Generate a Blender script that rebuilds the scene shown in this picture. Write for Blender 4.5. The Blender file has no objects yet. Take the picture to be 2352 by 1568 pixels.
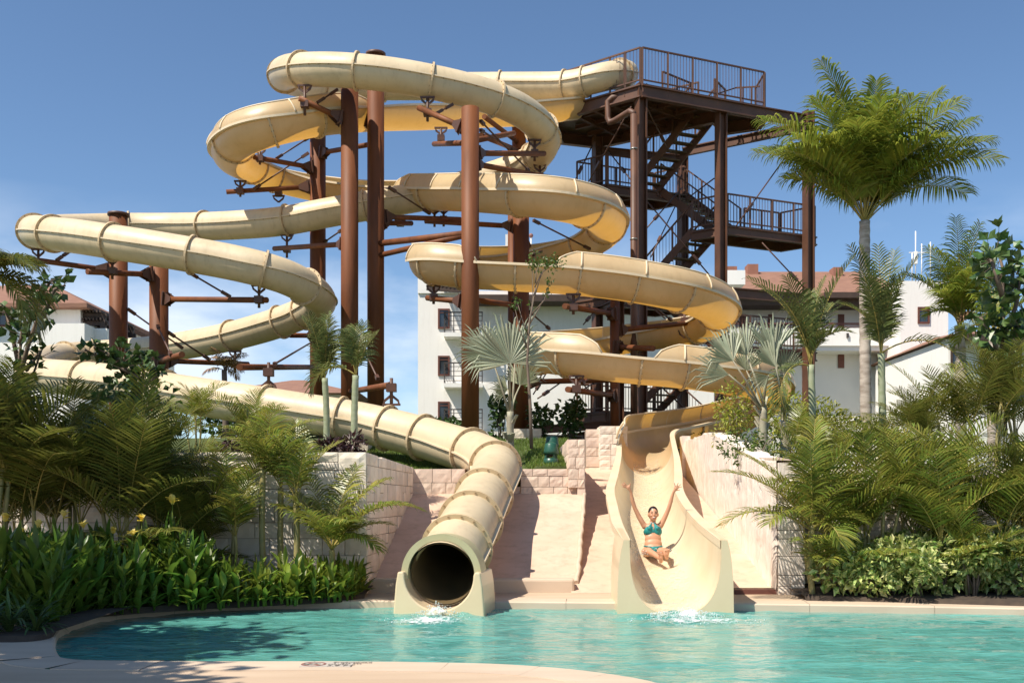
import bpy, math, random
from mathutils import Vector, Matrix
random.seed(7)
K = 1.25; F = 1860.0; HC = 1.645
R = math.radians
scn = bpy.context.scene
COL = scn.collection
def at(u, v, Y):
    """metres of a point seen at (u,v) whose distance is Y (in shortened units)"""
    return Vector(((u - 1176) / F * Y, Y * K, HC + (1150 - v) / F * Y))
def xz(u, Y): return (u - 1176) / F * Y
def V(*a): return Vector(a)
ORI = {}
class MB:
    def __init__(s): s.v = []; s.f = []; s.m = []; s.sm = []
    def add(s, vs, fs, m=0, smooth=False):
        n = len(s.v); s.v.extend(vs)
        for f in fs: s.f.append([i + n for i in f]); s.m.append(m); s.sm.append(smooth)
    def frame(s, d, up=None):
        d = d.normalized()
        up = Vector((0, 0, 1)) if up is None else up
        if abs(d.dot(up)) > .98: up = Vector((0, 1, 0)) if abs(d.y) < .9 else Vector((1, 0, 0))
        a = d.cross(up).normalized(); b = a.cross(d).normalized()
        return d, a, b
    def box(s, c, size, rz=0, m=0, ax=None):
        c = Vector(c); hx, hy, hz = size[0] / 2, size[1] / 2, size[2] / 2
        if ax is None:
            cz, sz = math.cos(rz), math.sin(rz)
            X = Vector((cz, sz, 0)); Y = Vector((-sz, cz, 0)); Z = Vector((0, 0, 1))
        else: X, Y, Z = ax
        vs = [c + X * (hx * i) + Y * (hy * j) + Z * (hz * k) for k in (-1, 1) for j in (-1, 1) for i in (-1, 1)]
        s.add(vs, [(0, 2, 3, 1), (4, 5, 7, 6), (0, 1, 5, 4), (2, 6, 7, 3), (0, 4, 6, 2), (1, 3, 7, 5)], m)
    def bar(s, p, q, w, h=None, m=0, up=None):
        p = Vector(p); q = Vector(q); h = w if h is None else h
        if (q - p).length < 1e-5: return
        d, a, b = s.frame(q - p, up)
        s.box((p + q) / 2, ((q - p).length, w, h), m=m, ax=(d, a, b))
    def tube(s, p, q, r, r2=None, n=10, m=0, caps=True):
        s.sweep([Vector(p), Vector(q)], [r, r if r2 is None else r2], n, m, caps)
    def sweep(s, pts, rad, n=8, m=0, caps=True, smooth=True):
        pts = [Vector(p) for p in pts]
        if not isinstance(rad, (list, tuple)): rad = [rad] * len(pts)
        base = len(s.v); prev = None
        for i, p in enumerate(pts):
            d = (pts[min(i + 1, len(pts) - 1)] - pts[max(i - 1, 0)])
            if d.length < 1e-7: d = Vector((0, 0, 1))
            d.normalize()
            if prev is None: _, a, b = s.frame(d)
            else:
                a = (prev - d * prev.dot(d))
                if a.length < 1e-5: _, a, b = s.frame(d)
                a.normalize(); b = a.cross(d)
            prev = a
            for k in range(n):
                t = 2 * math.pi * k / n
                s.v.append(p + (a * math.cos(t) + b * math.sin(t)) * rad[i])
        for i in range(len(pts) - 1):
            for k in range(n):
                k2 = (k + 1) % n
                s.f.append([base + i * n + k, base + i * n + k2, base + (i + 1) * n + k2, base + (i + 1) * n + k]); s.m.append(m); s.sm.append(smooth)
        if caps:
            s.f.append([base + k for k in range(n)][::-1]); s.m.append(m); s.sm.append(False)
            s.f.append([base + (len(pts) - 1) * n + k for k in range(n)]); s.m.append(m); s.sm.append(False)
    def lathe(s, c, prof, n=24, m=0, smooth=True):
        c = Vector(c); base = len(s.v)
        for r, z in prof:
            for k in range(n):
                t = 2 * math.pi * k / n; s.v.append(c + Vector((r * math.cos(t), r * math.sin(t), z)))
        for i in range(len(prof) - 1):
            for k in range(n):
                k2 = (k + 1) % n
                s.f.append([base + i * n + k, base + i * n + k2, base + (i + 1) * n + k2, base + (i + 1) * n + k]); s.m.append(m); s.sm.append(smooth)
    def ball(s, c, r, n=12, k=8, m=0, M=None):
        c = Vector(c); base = len(s.v); r = r if isinstance(r, (tuple, list)) else (r, r, r)
        for i in range(k + 1):
            ph = math.pi * i / k
            for j in range(n):
                t = 2 * math.pi * j / n
                p = Vector((r[0] * math.sin(ph) * math.cos(t), r[1] * math.sin(ph) * math.sin(t), r[2] * math.cos(ph)))
                s.v.append(c + (M @ p if M is not None else p))
        for i in range(k):
            for j in range(n):
                j2 = (j + 1) % n
                s.f.append([base + i * n + j, base + (i + 1) * n + j, base + (i + 1) * n + j2, base + i * n + j2]); s.m.append(m); s.sm.append(True)
    def prism(s, poly, z0, z1, m=0):
        n = len(poly)
        vs = [Vector((p[0], p[1], z0)) for p in poly] + [Vector((p[0], p[1], z1)) for p in poly]
        a = sum(poly[i][0] * poly[(i + 1) % n][1] - poly[(i + 1) % n][0] * poly[i][1] for i in range(n))
        fs = [list(range(n, 2 * n)), list(range(n))[::-1]] + [[i, (i + 1) % n, n + (i + 1) % n, n + i] for i in range(n)]
        if a < 0: fs = [f[::-1] for f in fs]
        s.add(vs, fs, m)
    def build(s, name, mats, parent=None, smooth=None, loc=None):
        me = bpy.data.meshes.new(name)
        o = bpy.data.objects.new(name, me); COL.objects.link(o)
        if parent is not None:
            o.parent = parent; off = ORI[parent.name]; ORI[o.name] = off
        elif loc is not None:
            off = Vector(loc); o.location = off; ORI[o.name] = off
        else: off = Vector((0, 0, 0)); ORI[o.name] = off
        me.from_pydata([v - off for v in s.v], [], s.f)
        if not isinstance(mats, (list, tuple)): mats = [mats]
        for mt in mats: me.materials.append(mt)
        if len(mats) > 1: me.polygons.foreach_set('material_index', s.m)
        me.polygons.foreach_set('use_smooth', [(x if smooth is None else smooth) for x in s.sm])
        me.update(); return o
def tag(o, label=None, cat=None, group=None, kind=None):
    if label: o['label'] = label
    if cat: o['category'] = cat
    if group: o['group'] = group
    if kind: o['kind'] = kind
    return o
def thing(name, label, cat, loc, group=None):
    o = bpy.data.objects.new(name, None); COL.objects.link(o); o.location = Vector(loc); o.empty_display_size = .2
    ORI[o.name] = Vector(loc); return tag(o, label, cat, group)
def dup(root, loc, rz=0, sc=1, label=None, group=None):
    r = root.copy(); COL.objects.link(r); r.location = Vector(loc); r.rotation_euler = (0, 0, rz)
    r.scale = (sc, sc, sc) if not isinstance(sc, (tuple, list)) else sc
    if label: r['label'] = label
    if group: r['group'] = group
    for ch in list(root.children):
        c = ch.copy(); COL.objects.link(c); c.parent = r
        for g in list(ch.children):
            d = g.copy(); COL.objects.link(d); d.parent = c
    return r
# ---------------------------------------------------------------- materials
def nd(nt, t, **kw):
    n = nt.nodes.new(t)
    for k, v in kw.items():
        if k.startswith('i_'):
            key = k[2:]
            n.inputs[int(key) if key.isdigit() else key.replace('_', ' ')].default_value = v
        else: setattr(n, k, v)
    return n
def mat(name, col, rough=.5, col2=None, nscale=4, bump=0, bscale=None, stretch=None, metal=0, spec=.5, trans=0, tcol=None, island=0, hue=.03, det=6, contrast=1.0, coat=0, streak=0):
    m = bpy.data.materials.new(name); m.use_nodes = True; nt = m.node_tree; L = nt.links
    P = nt.nodes['Principled BSDF']; out = nt.nodes['Material Output']
    P.inputs['Roughness'].default_value = rough; P.inputs['Metallic'].default_value = metal
    P.inputs['Specular IOR Level'].default_value = spec
    P.inputs['Coat Weight'].default_value = coat
    c4 = lambda c: (c[0], c[1], c[2], 1)
    P.inputs['Base Color'].default_value = c4(col)
    tc = nd(nt, 'ShaderNodeTexCoord'); vec = tc.outputs['Object']
    if stretch:
        mp = nd(nt, 'ShaderNodeMapping'); mp.inputs['Scale'].default_value = stretch; L.new(vec, mp.inputs[0]); vec = mp.outputs[0]
    csock = None
    if col2 is not None:
        nz = nd(nt, 'ShaderNodeTexNoise'); nz.inputs['Scale'].default_value = nscale; nz.inputs['Detail'].default_value = det
        L.new(vec, nz.inputs['Vector'])
        mr = nd(nt, 'ShaderNodeMapRange'); mr.inputs[1].default_value = .5 - .2 / contrast; mr.inputs[2].default_value = .5 + .2 / contrast
        L.new(nz.outputs['Fac'], mr.inputs[0])
        mx = nd(nt, 'ShaderNodeMix', data_type='RGBA'); mx.inputs[6].default_value = c4(col); mx.inputs[7].default_value = c4(col2)
        L.new(mr.outputs[0], mx.inputs[0]); csock = mx.outputs[2]
    if streak and csock is not None:
        ms_ = nd(nt, 'ShaderNodeMapping'); ms_.inputs['Scale'].default_value = (3.2, 3.2, .38); L.new(tc.outputs['Object'], ms_.inputs[0])
        ns = nd(nt, 'ShaderNodeTexNoise'); ns.inputs['Scale'].default_value = 1.6; ns.inputs['Detail'].default_value = 7; ns.inputs['Roughness'].default_value = .65; L.new(ms_.outputs[0], ns.inputs['Vector'])
        rs = nd(nt, 'ShaderNodeMapRange'); rs.inputs[1].default_value = .50; rs.inputs[2].default_value = .72; rs.inputs[3].default_value = 0; rs.inputs[4].default_value = streak; L.new(ns.outputs['Fac'], rs.inputs[0])
        xs = nd(nt, 'ShaderNodeMix', data_type='RGBA'); xs.inputs[7].default_value = c4((col2[0] * .5, col2[1] * .47, col2[2] * .44)); L.new(csock, xs.inputs[6]); L.new(rs.outputs[0], xs.inputs[0]); csock = xs.outputs[2]
    if island:
        g = nd(nt, 'ShaderNodeNewGeometry')
        hs = nd(nt, 'ShaderNodeHueSaturation')
        if csock is None: hs.inputs['Color'].default_value = c4(col)
        else: L.new(csock, hs.inputs['Color'])
        m1 = nd(nt, 'ShaderNodeMapRange'); m1.inputs[3].default_value = 1 - island; m1.inputs[4].default_value = 1 + island
        L.new(g.outputs['Random Per Island'], m1.inputs[0]); L.new(m1.outputs[0], hs.inputs['Value'])
        ml = nd(nt, 'ShaderNodeMath', operation='MULTIPLY'); ml.inputs[1].default_value = 7.31
        fr = nd(nt, 'ShaderNodeMath', operation='FRACT'); L.new(g.outputs['Random Per Island'], ml.inputs[0]); L.new(ml.outputs[0], fr.inputs[0])
        m2 = nd(nt, 'ShaderNodeMapRange'); m2.inputs[3].default_value = .5 - hue; m2.inputs[4].default_value = .5 + hue * .8
        L.new(fr.outputs[0], m2.inputs[0]); L.new(m2.outputs[0], hs.inputs['Hue']); csock = hs.outputs[0]
    if csock is not None: L.new(csock, P.inputs['Base Color'])
    if bump:
        nb = nd(nt, 'ShaderNodeTexNoise'); nb.inputs['Scale'].default_value = bscale or nscale * 4; nb.inputs['Detail'].default_value = 8
        L.new(vec, nb.inputs['Vector'])
        bp = nd(nt, 'ShaderNodeBump'); bp.inputs['Strength'].default_value = min(1, bump * 10); bp.inputs['Distance'].default_value = bump
        L.new(nb.outputs['Fac'], bp.inputs['Height']); L.new(bp.outputs[0], P.inputs['Normal'])
    if trans:
        tr = nd(nt, 'ShaderNodeBsdfTranslucent'); tr.inputs[0].default_value = c4(tcol or col)
        if csock is not None and tcol is None: L.new(csock, tr.inputs[0])
        ms = nd(nt, 'ShaderNodeMixShader'); ms.inputs[0].default_value = trans
        L.new(P.outputs[0], ms.inputs[1]); L.new(tr.outputs[0], ms.inputs[2]); L.new(ms.outputs[0], out.inputs[0])
    return m
M = {}
M['tube'] = mat('cream_fibreglass', (.67, .545, .365), .46, (.565, .45, .285), .9, streak=.28, bump=.004, bscale=14, det=9, spec=.4)
M['flange'] = mat('tan_flange', (.63, .485, .30), .6, (.54, .40, .235), 5)
M['flume'] = mat('gelcoat_flume', (.67, .53, .325), .4, (.57, .435, .25), .9, streak=.22, trans=.27, tcol=(.88, .47, .08), bump=.003, bscale=14, det=9)
M['lip'] = mat('cream_lip', (.70, .58, .41), .5, (.68, .54, .35), 2)
M['mouth'] = mat('mouth_cheek', (.72, .575, .37), .32, (.66, .515, .32), 1.2, coat=.2)
M['chute'] = mat('sunlit_chute_gelcoat', (.72, .605, .42), .3, (.655, .535, .345), 1.6, streak=.18, bump=.004, bscale=10, det=9)  # paler copy of the flume gelcoat, the brighter light put into its colour
M['ring'] = mat('mouth_ring', (.46, .42, .25), .4, (.40, .36, .20), 3)
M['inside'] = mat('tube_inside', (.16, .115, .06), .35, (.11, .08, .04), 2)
M['bolt'] = mat('rusty_bolt', (.33, .23, .13), .5)
M['rust'] = mat('rust_red_paint', (.215, .072, .023), .58, (.13, .045, .018), 1.6, streak=.5, spec=.3, bump=.002, bscale=30, stretch=(1, 1, .25))
M['steel'] = mat('brown_steel', (.115, .050, .030), .5, (.075, .034, .022), 2.5, bump=.002, bscale=30)
M['tower'] = mat('tower_brown', (.135, .058, .030), .55, (.085, .038, .022), 1.5, bump=.002, bscale=30)
M['grate'] = mat('grating', (.07, .04, .028), .6)
M['tread'] = mat('stair_tread', (.085, .05, .032), .6, (.13, .085, .03), 8)
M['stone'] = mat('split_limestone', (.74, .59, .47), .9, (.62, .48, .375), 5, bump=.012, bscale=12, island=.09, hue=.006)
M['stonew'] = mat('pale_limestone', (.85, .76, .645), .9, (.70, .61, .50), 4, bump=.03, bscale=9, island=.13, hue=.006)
M['stonelit'] = mat('sunlit_limestone', (.86, .76, .66), .9, (.76, .65, .545), 3.5, bump=.06, bscale=3.2, stretch=(2.6, 2.6, .7), contrast=1.5, det=9)  # lighter stone for the right wall, strong sunlight painted into the colour
M['mortar'] = mat('mortar', (.40, .30, .23), .95)
M['ramp'] = mat('pink_render', (.68, .485, .36), .85, (.57, .395, .285), 1.7, streak=.35, bump=.006, bscale=16)
M['deck'] = mat('pool_deck_stone', (.57, .435, .31), .8, (.47, .345, .235), 1.1, bump=.004, bscale=20, stretch=(.35, 2.2, 1), contrast=1.4)
M['coping'] = mat('coping_stone', (.61, .485, .365), .75, (.52, .40, .295), 2.2, bump=.004, bscale=30, stretch=(.4, 1.6, 1))
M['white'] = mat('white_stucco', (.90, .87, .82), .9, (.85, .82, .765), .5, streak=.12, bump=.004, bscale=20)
M['whiteshade'] = mat('shaded_white_stucco', (.76, .74, .70), .9, (.70, .68, .64), .6)  # darker copy of the white stucco, shade put into the colour
M['roof'] = mat('brown_roof_tile', (.30, .155, .10), .85, (.21, .105, .07), 3, bump=.03, bscale=5, stretch=(.6, 2, 6), contrast=1.6)
M['eave'] = mat('dark_eave_wood', (.075, .045, .032), .7, (.05, .03, .022), 4)
M['wood'] = mat('red_brown_frame', (.16, .055, .035), .6, (.12, .04, .028), 6)
M['glass'] = mat('window_glass', (.035, .045, .055), .08, spec=.8)
M['rail'] = mat('dark_rail', (.06, .05, .045), .5)
M['bark'] = mat('palm_trunk', (.52, .45, .38), .9, (.29, .235, .19), 3.2, bump=.012, bscale=8, stretch=(1, 1, 3.2), contrast=1.4)
M['ringtrunk'] = mat('ringed_trunk', (.36, .38, .26), .7, (.25, .29, .16), 2.5, bump=.005, stretch=(1, 1, 4))
M['cane'] = mat('areca_cane', (.40, .31, .12), .6, (.20, .20, .075), 4)
M['rachis'] = mat('frond_rib', (.42, .29, .07), .55, (.22, .21, .05), 3)
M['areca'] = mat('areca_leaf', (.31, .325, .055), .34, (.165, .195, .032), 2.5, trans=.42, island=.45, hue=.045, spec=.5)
M['arecadark'] = mat('shaded_areca_leaf', (.20, .21, .04), .36, (.125, .14, .028), 2.5, trans=.36, island=.35, spec=.4)  # darker copy of the areca leaf, shade painted into the colour
M['coco'] = mat('coconut_leaf', (.31, .35, .05), .33, (.15, .20, .03), 2.0, trans=.40, island=.35, spec=.45)
M['strap'] = mat('feather_leaf', (.20, .225, .07), .45, (.075, .105, .028), 2.5, trans=.28, island=.3, spec=.4)
M['dry'] = mat('dry_frond', (.34, .21, .09), .7, (.24, .15, .07), 3, trans=.2, island=.3)
M['silver'] = mat('silver_fan_leaf', (.43, .45, .32), .5, (.31, .34, .23), 2.5, trans=.2, island=.16, spec=.35)
M['petiole'] = mat('fan_petiole', (.36, .36, .24), .6, (.27, .22, .16), 3)
M['canna'] = mat('canna_leaf', (.16, .26, .035), .38, (.11, .19, .028), 4, trans=.40, island=.3, spec=.5)
M['cannasun'] = mat('young_canna_leaf', (.21, .27, .035), .4, (.13, .20, .025), 4, trans=.38, island=.35, spec=.5)
M['petal'] = mat('yellow_petal', (.92, .70, .05), .5, (.9, .78, .35), 6, trans=.5)
M['shrub'] = mat('variegated_leaf', (.60, .62, .24), .42, (.16, .27, .045), 16, trans=.3, island=.4, contrast=2, spec=.5)
M['shrubdark'] = mat('shrub_leaf', (.11, .17, .03), .42, (.065, .11, .02), 3, trans=.3, island=.4)
M['shrublime'] = mat('lime_shrub_leaf', (.38, .38, .055), .45, (.20, .25, .035), 2.5, trans=.35, island=.4)
M['broad'] = mat('sea_grape_leaf', (.085, .15, .04), .36, (.055, .10, .028), 3, trans=.2, island=.35, spec=.5)
M['croton'] = mat('croton_leaf', (.060, .020, .022), .45, (.035, .02, .016), 4, island=.4, trans=.15)
M['twig'] = mat('twig_bark', (.20, .145, .105), .85, (.12, .09, .07), 6)
M['grass'] = mat('lawn_grass', (.15, .22, .028), .5, (.10, .17, .02), 1.5, trans=.3, island=.35)
M['soil'] = mat('garden_soil', (.075, .052, .036), .95, (.045, .032, .024), 6, bump=.02, bscale=12)
M['turf'] = mat('turf_ground', (.075, .10, .022), .95, (.05, .07, .018), 4, bump=.02)
M['sand'] = mat('ground_earth', (.20, .17, .12), .95, (.14, .12, .08), .3)
M['speaker'] = mat('green_plastic', (.022, .095, .062), .35, (.018, .075, .05), 3)
M['skin'] = mat('skin', (.60, .315, .19), .45, (.52, .255, .145), 7, spec=.4)
M['palmskin'] = mat('palm_skin', (.60, .33, .23), .45)
M['hair'] = mat('dark_hair', (.020, .013, .010), .3)
M['bikini'] = mat('teal_swimsuit', (.012, .25, .24), .5, (.008, .17, .165), 14, bump=.004)
M['trim'] = mat('pale_trim', (.35, .55, .55), .5)
M['eyes'] = mat('eye_dark', (.03, .02, .015), .2)
M['teeth'] = mat('teeth', (.8, .76, .70), .3)
M['lipsred'] = mat('lips', (.38, .09, .07), .4)
M['foam'] = mat('water_foam', (.84, .90, .89), .3, trans=.3)
M['plate'] = mat('stone_plate', (.50, .44, .38), .7, (.43, .38, .33), 8)
M['ink'] = mat('engraved_ink', (.15, .13, .11), .7)
M['redink'] = mat('red_ink', (.26, .12, .10), .6)
M['chrome'] = mat('grey_metal', (.30, .29, .27), .35, metal=.6)
M['chimney'] = mat('terracotta_render', (.34, .155, .105), .9, (.27, .12, .08), 2)
# water
def water_mat():
    m = bpy.data.materials.new('pool_water'); m.use_nodes = True; nt = m.node_tree; L = nt.links
    P = nt.nodes['Principled BSDF']; out = nt.nodes['Material Output']
    tc = nd(nt, 'ShaderNodeTexCoord')
    mp = nd(nt, 'ShaderNodeMapping'); mp.inputs['Scale'].default_value = (.42, 1.0, 1); L.new(tc.outputs['Object'], mp.inputs[0])
    n1 = nd(nt, 'ShaderNodeTexNoise'); n1.inputs['Scale'].default_value = 1.5; n1.inputs['Detail'].default_value = 5; n1.inputs['Distortion'].default_value = .6; L.new(mp.outputs[0], n1.inputs[0])
    n2 = nd(nt, 'ShaderNodeTexNoise'); n2.inputs['Scale'].default_value = 6.5; n2.inputs['Detail'].default_value = 4; n2.inputs['Distortion'].default_value = 1.2; L.new(mp.outputs[0], n2.inputs[0])
    n3 = nd(nt, 'ShaderNodeTexNoise'); n3.inputs['Scale'].default_value = .45; n3.inputs['Detail'].default_value = 3; L.new(mp.outputs[0], n3.inputs[0])
    cr = nd(nt, 'ShaderNodeValToRGB'); L.new(n2.outputs['Fac'], cr.inputs[0])
    e = cr.color_ramp.elements
    e[0].position = .36; e[0].color = (.062, .26, .225, 1); e[1].position = .62; e[1].color = (.125, .365, .32, 1)
    x = cr.color_ramp.elements.new(.5); x.color = (.10, .335, .295, 1)
    mx = nd(nt, 'ShaderNodeMix', data_type='RGBA'); mr = nd(nt, 'ShaderNodeMapRange'); mr.inputs[1].default_value = .35; mr.inputs[2].default_value = .65; mr.inputs[3].default_value = 0; mr.inputs[4].default_value = .55
    L.new(n3.outputs['Fac'], mr.inputs[0]); L.new(mr.outputs[0], mx.inputs[0]); L.new(cr.outputs[0], mx.inputs[6]); mx.inputs[7].default_value = (.10, .325, .283, 1)
    L.new(mx.outputs[2], P.inputs['Base Color']); P.inputs['Roughness'].default_value = .06; P.inputs['IOR'].default_value = 1.33
    ad = nd(nt, 'ShaderNodeMath', operation='MULTIPLY_ADD'); ad.inputs[1].default_value = .35; L.new(n2.outputs['Fac'], ad.inputs[0]); L.new(n1.outputs['Fac'], ad.inputs[2])
    bp = nd(nt, 'ShaderNodeBump'); bp.inputs['Strength'].default_value = .62; bp.inputs['Distance'].default_value = .10
    L.new(ad.outputs[0], bp.inputs['Height']); L.new(bp.outputs[0], P.inputs['Normal'])
    return m
M['water'] = water_mat()
# ---------------------------------------------------------------- world, sun, camera
SUN = Vector((-1, -.78, 1.80)).normalized()
elev = math.asin(SUN.z); 
w = bpy.data.worlds.new('World'); scn.world = w; w.use_nodes = True
nt = w.node_tree; L = nt.links; bg = nt.nodes['Background']
sky = nd(nt, 'ShaderNodeTexSky', sky_type='NISHITA'); sky.sun_disc = False; sky.sun_elevation = elev
sky.sun_rotation = math.atan2(SUN.x, SUN.y); sky.air_density = .82; sky.dust_density = .15; sky.ozone_density = 1.4; sky.altitude = 10
tc = nd(nt, 'ShaderNodeTexCoord'); sx = nd(nt, 'ShaderNodeSeparateXYZ'); L.new(tc.outputs['Generated'], sx.inputs[0])
mp = nd(nt, 'ShaderNodeMapping'); mp.inputs['Scale'].default_value = (1.0, 1.0, 2.6); mp.inputs['Location'].default_value = (.35, 0, .1); L.new(tc.outputs['Generated'], mp.inputs[0])
nz = nd(nt, 'ShaderNodeTexNoise'); nz.inputs['Scale'].default_value = 3.4; nz.inputs['Detail'].default_value = 7; nz.inputs['Roughness'].default_value = .55; L.new(mp.outputs[0], nz.inputs[0])
c1 = nd(nt, 'ShaderNodeMapRange'); c1.inputs[1].default_value = .43; c1.inputs[2].default_value = .64; L.new(nz.outputs['Fac'], c1.inputs[0])
c2 = nd(nt, 'ShaderNodeMapRange'); c2.inputs[1].default_value = .275; c2.inputs[2].default_value = .17; L.new(sx.outputs['Z'], c2.inputs[0])
cm = nd(nt, 'ShaderNodeMath', operation='MULTIPLY'); L.new(c1.outputs[0], cm.inputs[0]); L.new(c2.outputs[0], cm.inputs[1])
cm2 = nd(nt, 'ShaderNodeMath', operation='MULTIPLY'); cm2.inputs[1].default_value = .68; L.new(cm.outputs[0], cm2.inputs[0])
hs = nd(nt, 'ShaderNodeHueSaturation'); hs.inputs['Saturation'].default_value = 1.02; L.new(sky.outputs[0], hs.inputs['Color'])
tint = nd(nt, 'ShaderNodeMix', data_type='RGBA', blend_type='MULTIPLY'); tint.inputs[0].default_value = 1; tint.inputs[7].default_value = (.78, .86, .90, 1); L.new(hs.outputs[0], tint.inputs[6])
mx = nd(nt, 'ShaderNodeMix', data_type='RGBA'); mx.inputs[7].default_value = (6.6, 7.0, 7.6, 1); L.new(tint.outputs[2], mx.inputs[6]); L.new(cm2.outputs[0], mx.inputs[0])
L.new(mx.outputs[2], bg.inputs[0]); bg.inputs[1].default_value = .112
sl = bpy.data.lights.new('sun', 'SUN'); sl.energy = 4.5; sl.angle = R(.5); sl.color = (1, .92, .80)
so = bpy.data.objects.new('sun', sl); COL.objects.link(so); so.rotation_euler = (-SUN).to_track_quat('-Z', 'Y').to_euler(); so.location = (-30, -10, 50)
cam = bpy.data.cameras.new('camera'); co = bpy.data.objects.new('camera', cam); COL.objects.link(co); scn.camera = co
co.location = (0, 0, HC); co.rotation_euler = (R(90), 0, 0); cam.sensor_width = 36; cam.lens = 36 * F * K / 2352
cam.shift_y = (1150 - 784) / 2352.0; cam.clip_end = 3000; cam.clip_start = .05
vs = scn.view_settings; vs.view_transform = 'Standard'; vs.look = 'None'; vs.exposure = .6; vs.gamma = 1
scn.cycles.max_bounces = 8; scn.cycles.transparent_max_bounces = 8
# ---------------------------------------------------------------- slide paths
def catmull(pts, per=14):
    out = []
    n = len(pts)
    for i in range(n - 1):
        p0 = pts[max(i - 1, 0)]; p1 = pts[i]; p2 = pts[i + 1]; p3 = pts[min(i + 2, n - 1)]
        d1 = max((p1 - p0).length, 1e-3) ** .5; d2 = max((p2 - p1).length, 1e-3) ** .5; d3 = max((p3 - p2).length, 1e-3) ** .5
        if i == 0: p0 = p1 * 2 - p2; d1 = d2
        if i == n - 2: p3 = p2 * 2 - p1; d3 = d2
        t0, t1 = 0, d1; t2 = t1 + d2; t3 = t2 + d3
        for k in range(per):
            t = t1 + (t2 - t1) * k / per
            A1 = p0 * ((t1 - t) / (t1 - t0)) + p1 * ((t - t0) / (t1 - t0)); A2 = p1 * ((t2 - t) / (t2 - t1)) + p2 * ((t - t1) / (t2 - t1)); A3 = p2 * ((t3 - t) / (t3 - t2)) + p3 * ((t - t2) / (t3 - t2))
            B1 = A1 * ((t2 - t) / (t2 - t0)) + A2 * ((t - t0) / (t2 - t0)); B2 = A2 * ((t3 - t) / (t3 - t1)) + A3 * ((t - t1) / (t3 - t1))
            out.append(B1 * ((t2 - t) / (t2 - t1)) + B2 * ((t - t1) / (t2 - t1)))
    out.append(pts[-1].copy()); return out
class Path:
    def __init__(s, ctrl, step=.16, smooth=6):
        raw = catmull([at(*c[:3]) for c in ctrl])
        s.p = s.resample(raw, step)
        for _ in range(smooth):
            q = s.p; s.p = [q[0]] + [(q[i - 1] + q[i] * 2 + q[i + 1]) / 4 for i in range(1, len(q) - 1)] + [q[-1]]
        q = s.p; n = len(q); s.t = []; s.a = []; s.b = []; s.s = [0.0]
        for i in range(n):
            d = (q[min(i + 1, n - 1)] - q[max(i - 1, 0)]).normalized(); s.t.append(d)
            a = d.cross(Vector((0, 0, 1))).normalized(); s.a.append(a); s.b.append(a.cross(d).normalized())
            if i: s.s.append(s.s[-1] + (q[i] - q[i - 1]).length)
    @staticmethod
    def resample(raw, step):
        out = [raw[0]]; acc = 0
        for i in range(1, len(raw)):
            a, b = raw[i - 1], raw[i]; l = (b - a).length
            while acc + l >= step and l > 1e-9:
                a = a + (b - a) * ((step - acc) / l); out.append(a.copy()); l = (b - a).length; acc = 0
            acc += l
        if (out[-1] - raw[-1]).length > step * .4: out.append(raw[-1])
        else: out[-1] = raw[-1]
        return out
    def near(s, u, v, Y):
        c = at(u, v, Y); return min(range(len(s.p)), key=lambda i: (s.p[i] - c).length)
# ---- closed tube slide: u, v, Y, flange (1 plain, 2 with steel cradle)
A = [(1437, 171, 30.6), (1424, 171, 30.0, 1), (1390, 176, 29.7), (1345, 188, 29.9, 1), (1297, 197, 30.2, 1), (1230, 198, 30.5), (1150, 198, 30.8, 1), (1000, 199, 31), (880, 199, 30.8, 1), (790, 199, 30.2), (725, 196, 29.3, 2), (675, 186, 28.2),
     (652, 174, 27.0, 1), (660, 165, 25.9), (692, 161, 25.0, 2), (755, 160, 24.5), (822, 164, 24.3, 1), (910, 174, 24.4), (992, 189, 24.5, 2), (1075, 208, 24.7), (1145, 230, 25, 1), (1205, 259, 25.5), (1243, 294, 26.2, 2), (1252, 330, 27.2), (1226, 366, 28, 2), (1172, 391, 28.3, 1),
     (1100, 415, 28.2), (1019, 441, 28.2, 2), (930, 458, 28), (837, 474, 28, 1), (740, 491, 28.2), (658, 507, 28.4, 2), (560, 516, 28.8), (470, 520, 29.4, 1), (380, 521, 30), (300, 521, 30, 1), (220, 523, 29.5), (150, 526, 28.4),
     (100, 530, 27), (80, 532, 25.6, 2), (92, 533, 24.9), (123, 537, 24.4, 1), (190, 545, 23.8), (260, 556, 23.4, 2), (350, 570, 23.1), (443, 586, 23, 1), (525, 601, 23), (603, 619, 23, 2), (660, 637, 23.3), (704, 660, 23.8, 1), (733, 685, 24.8), (730, 702, 25.9), (700, 718, 26.6, 1),
     (643, 740, 26.9, 1), (532, 772, 28, 2), (440, 790, 29), (340, 804, 30), (217, 813, 30.6, 1), (150, 819, 29.8, 1), (105, 829, 28.2), (80, 842, 26.4), (78, 855, 25.0, 1), (110, 863, 23.9), (200, 871, 22.8, 1), (300, 884, 22), (383, 898, 21.6, 2), (480, 914, 21), (610, 934, 20.5, 2), (740, 955, 20.2), (780, 961, 20.1, 1), (840, 972, 20),
     (888, 983, 19.8, 2), (935, 994, 19.55), (975, 1005, 19.3, 1), (1035, 1023, 18.9), (1080, 1037, 18.4, 1), (1120, 1054, 17.9), (1139, 1070, 17.4, 1), (1141, 1080, 17.1), (1130, 1104, 16.4), (1112, 1138, 15.6, 1), (1082, 1197, 14.1, 1), (1049, 1260, 12.8, 1), (1016, 1318, 11.95)]
PA = Path(A)
slideA = thing('tube_slide', 'long closed cream tube water slide coiling down left to a round mouth at the pool', 'water slide', (PA.p[-1].x, PA.p[-1].y, 0))
def ringpts(c, a, b, r, n): return [c + (a * math.cos(2 * math.pi * k / n) + b * math.sin(2 * math.pi * k / n)) * r for k in range(n)]
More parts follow.
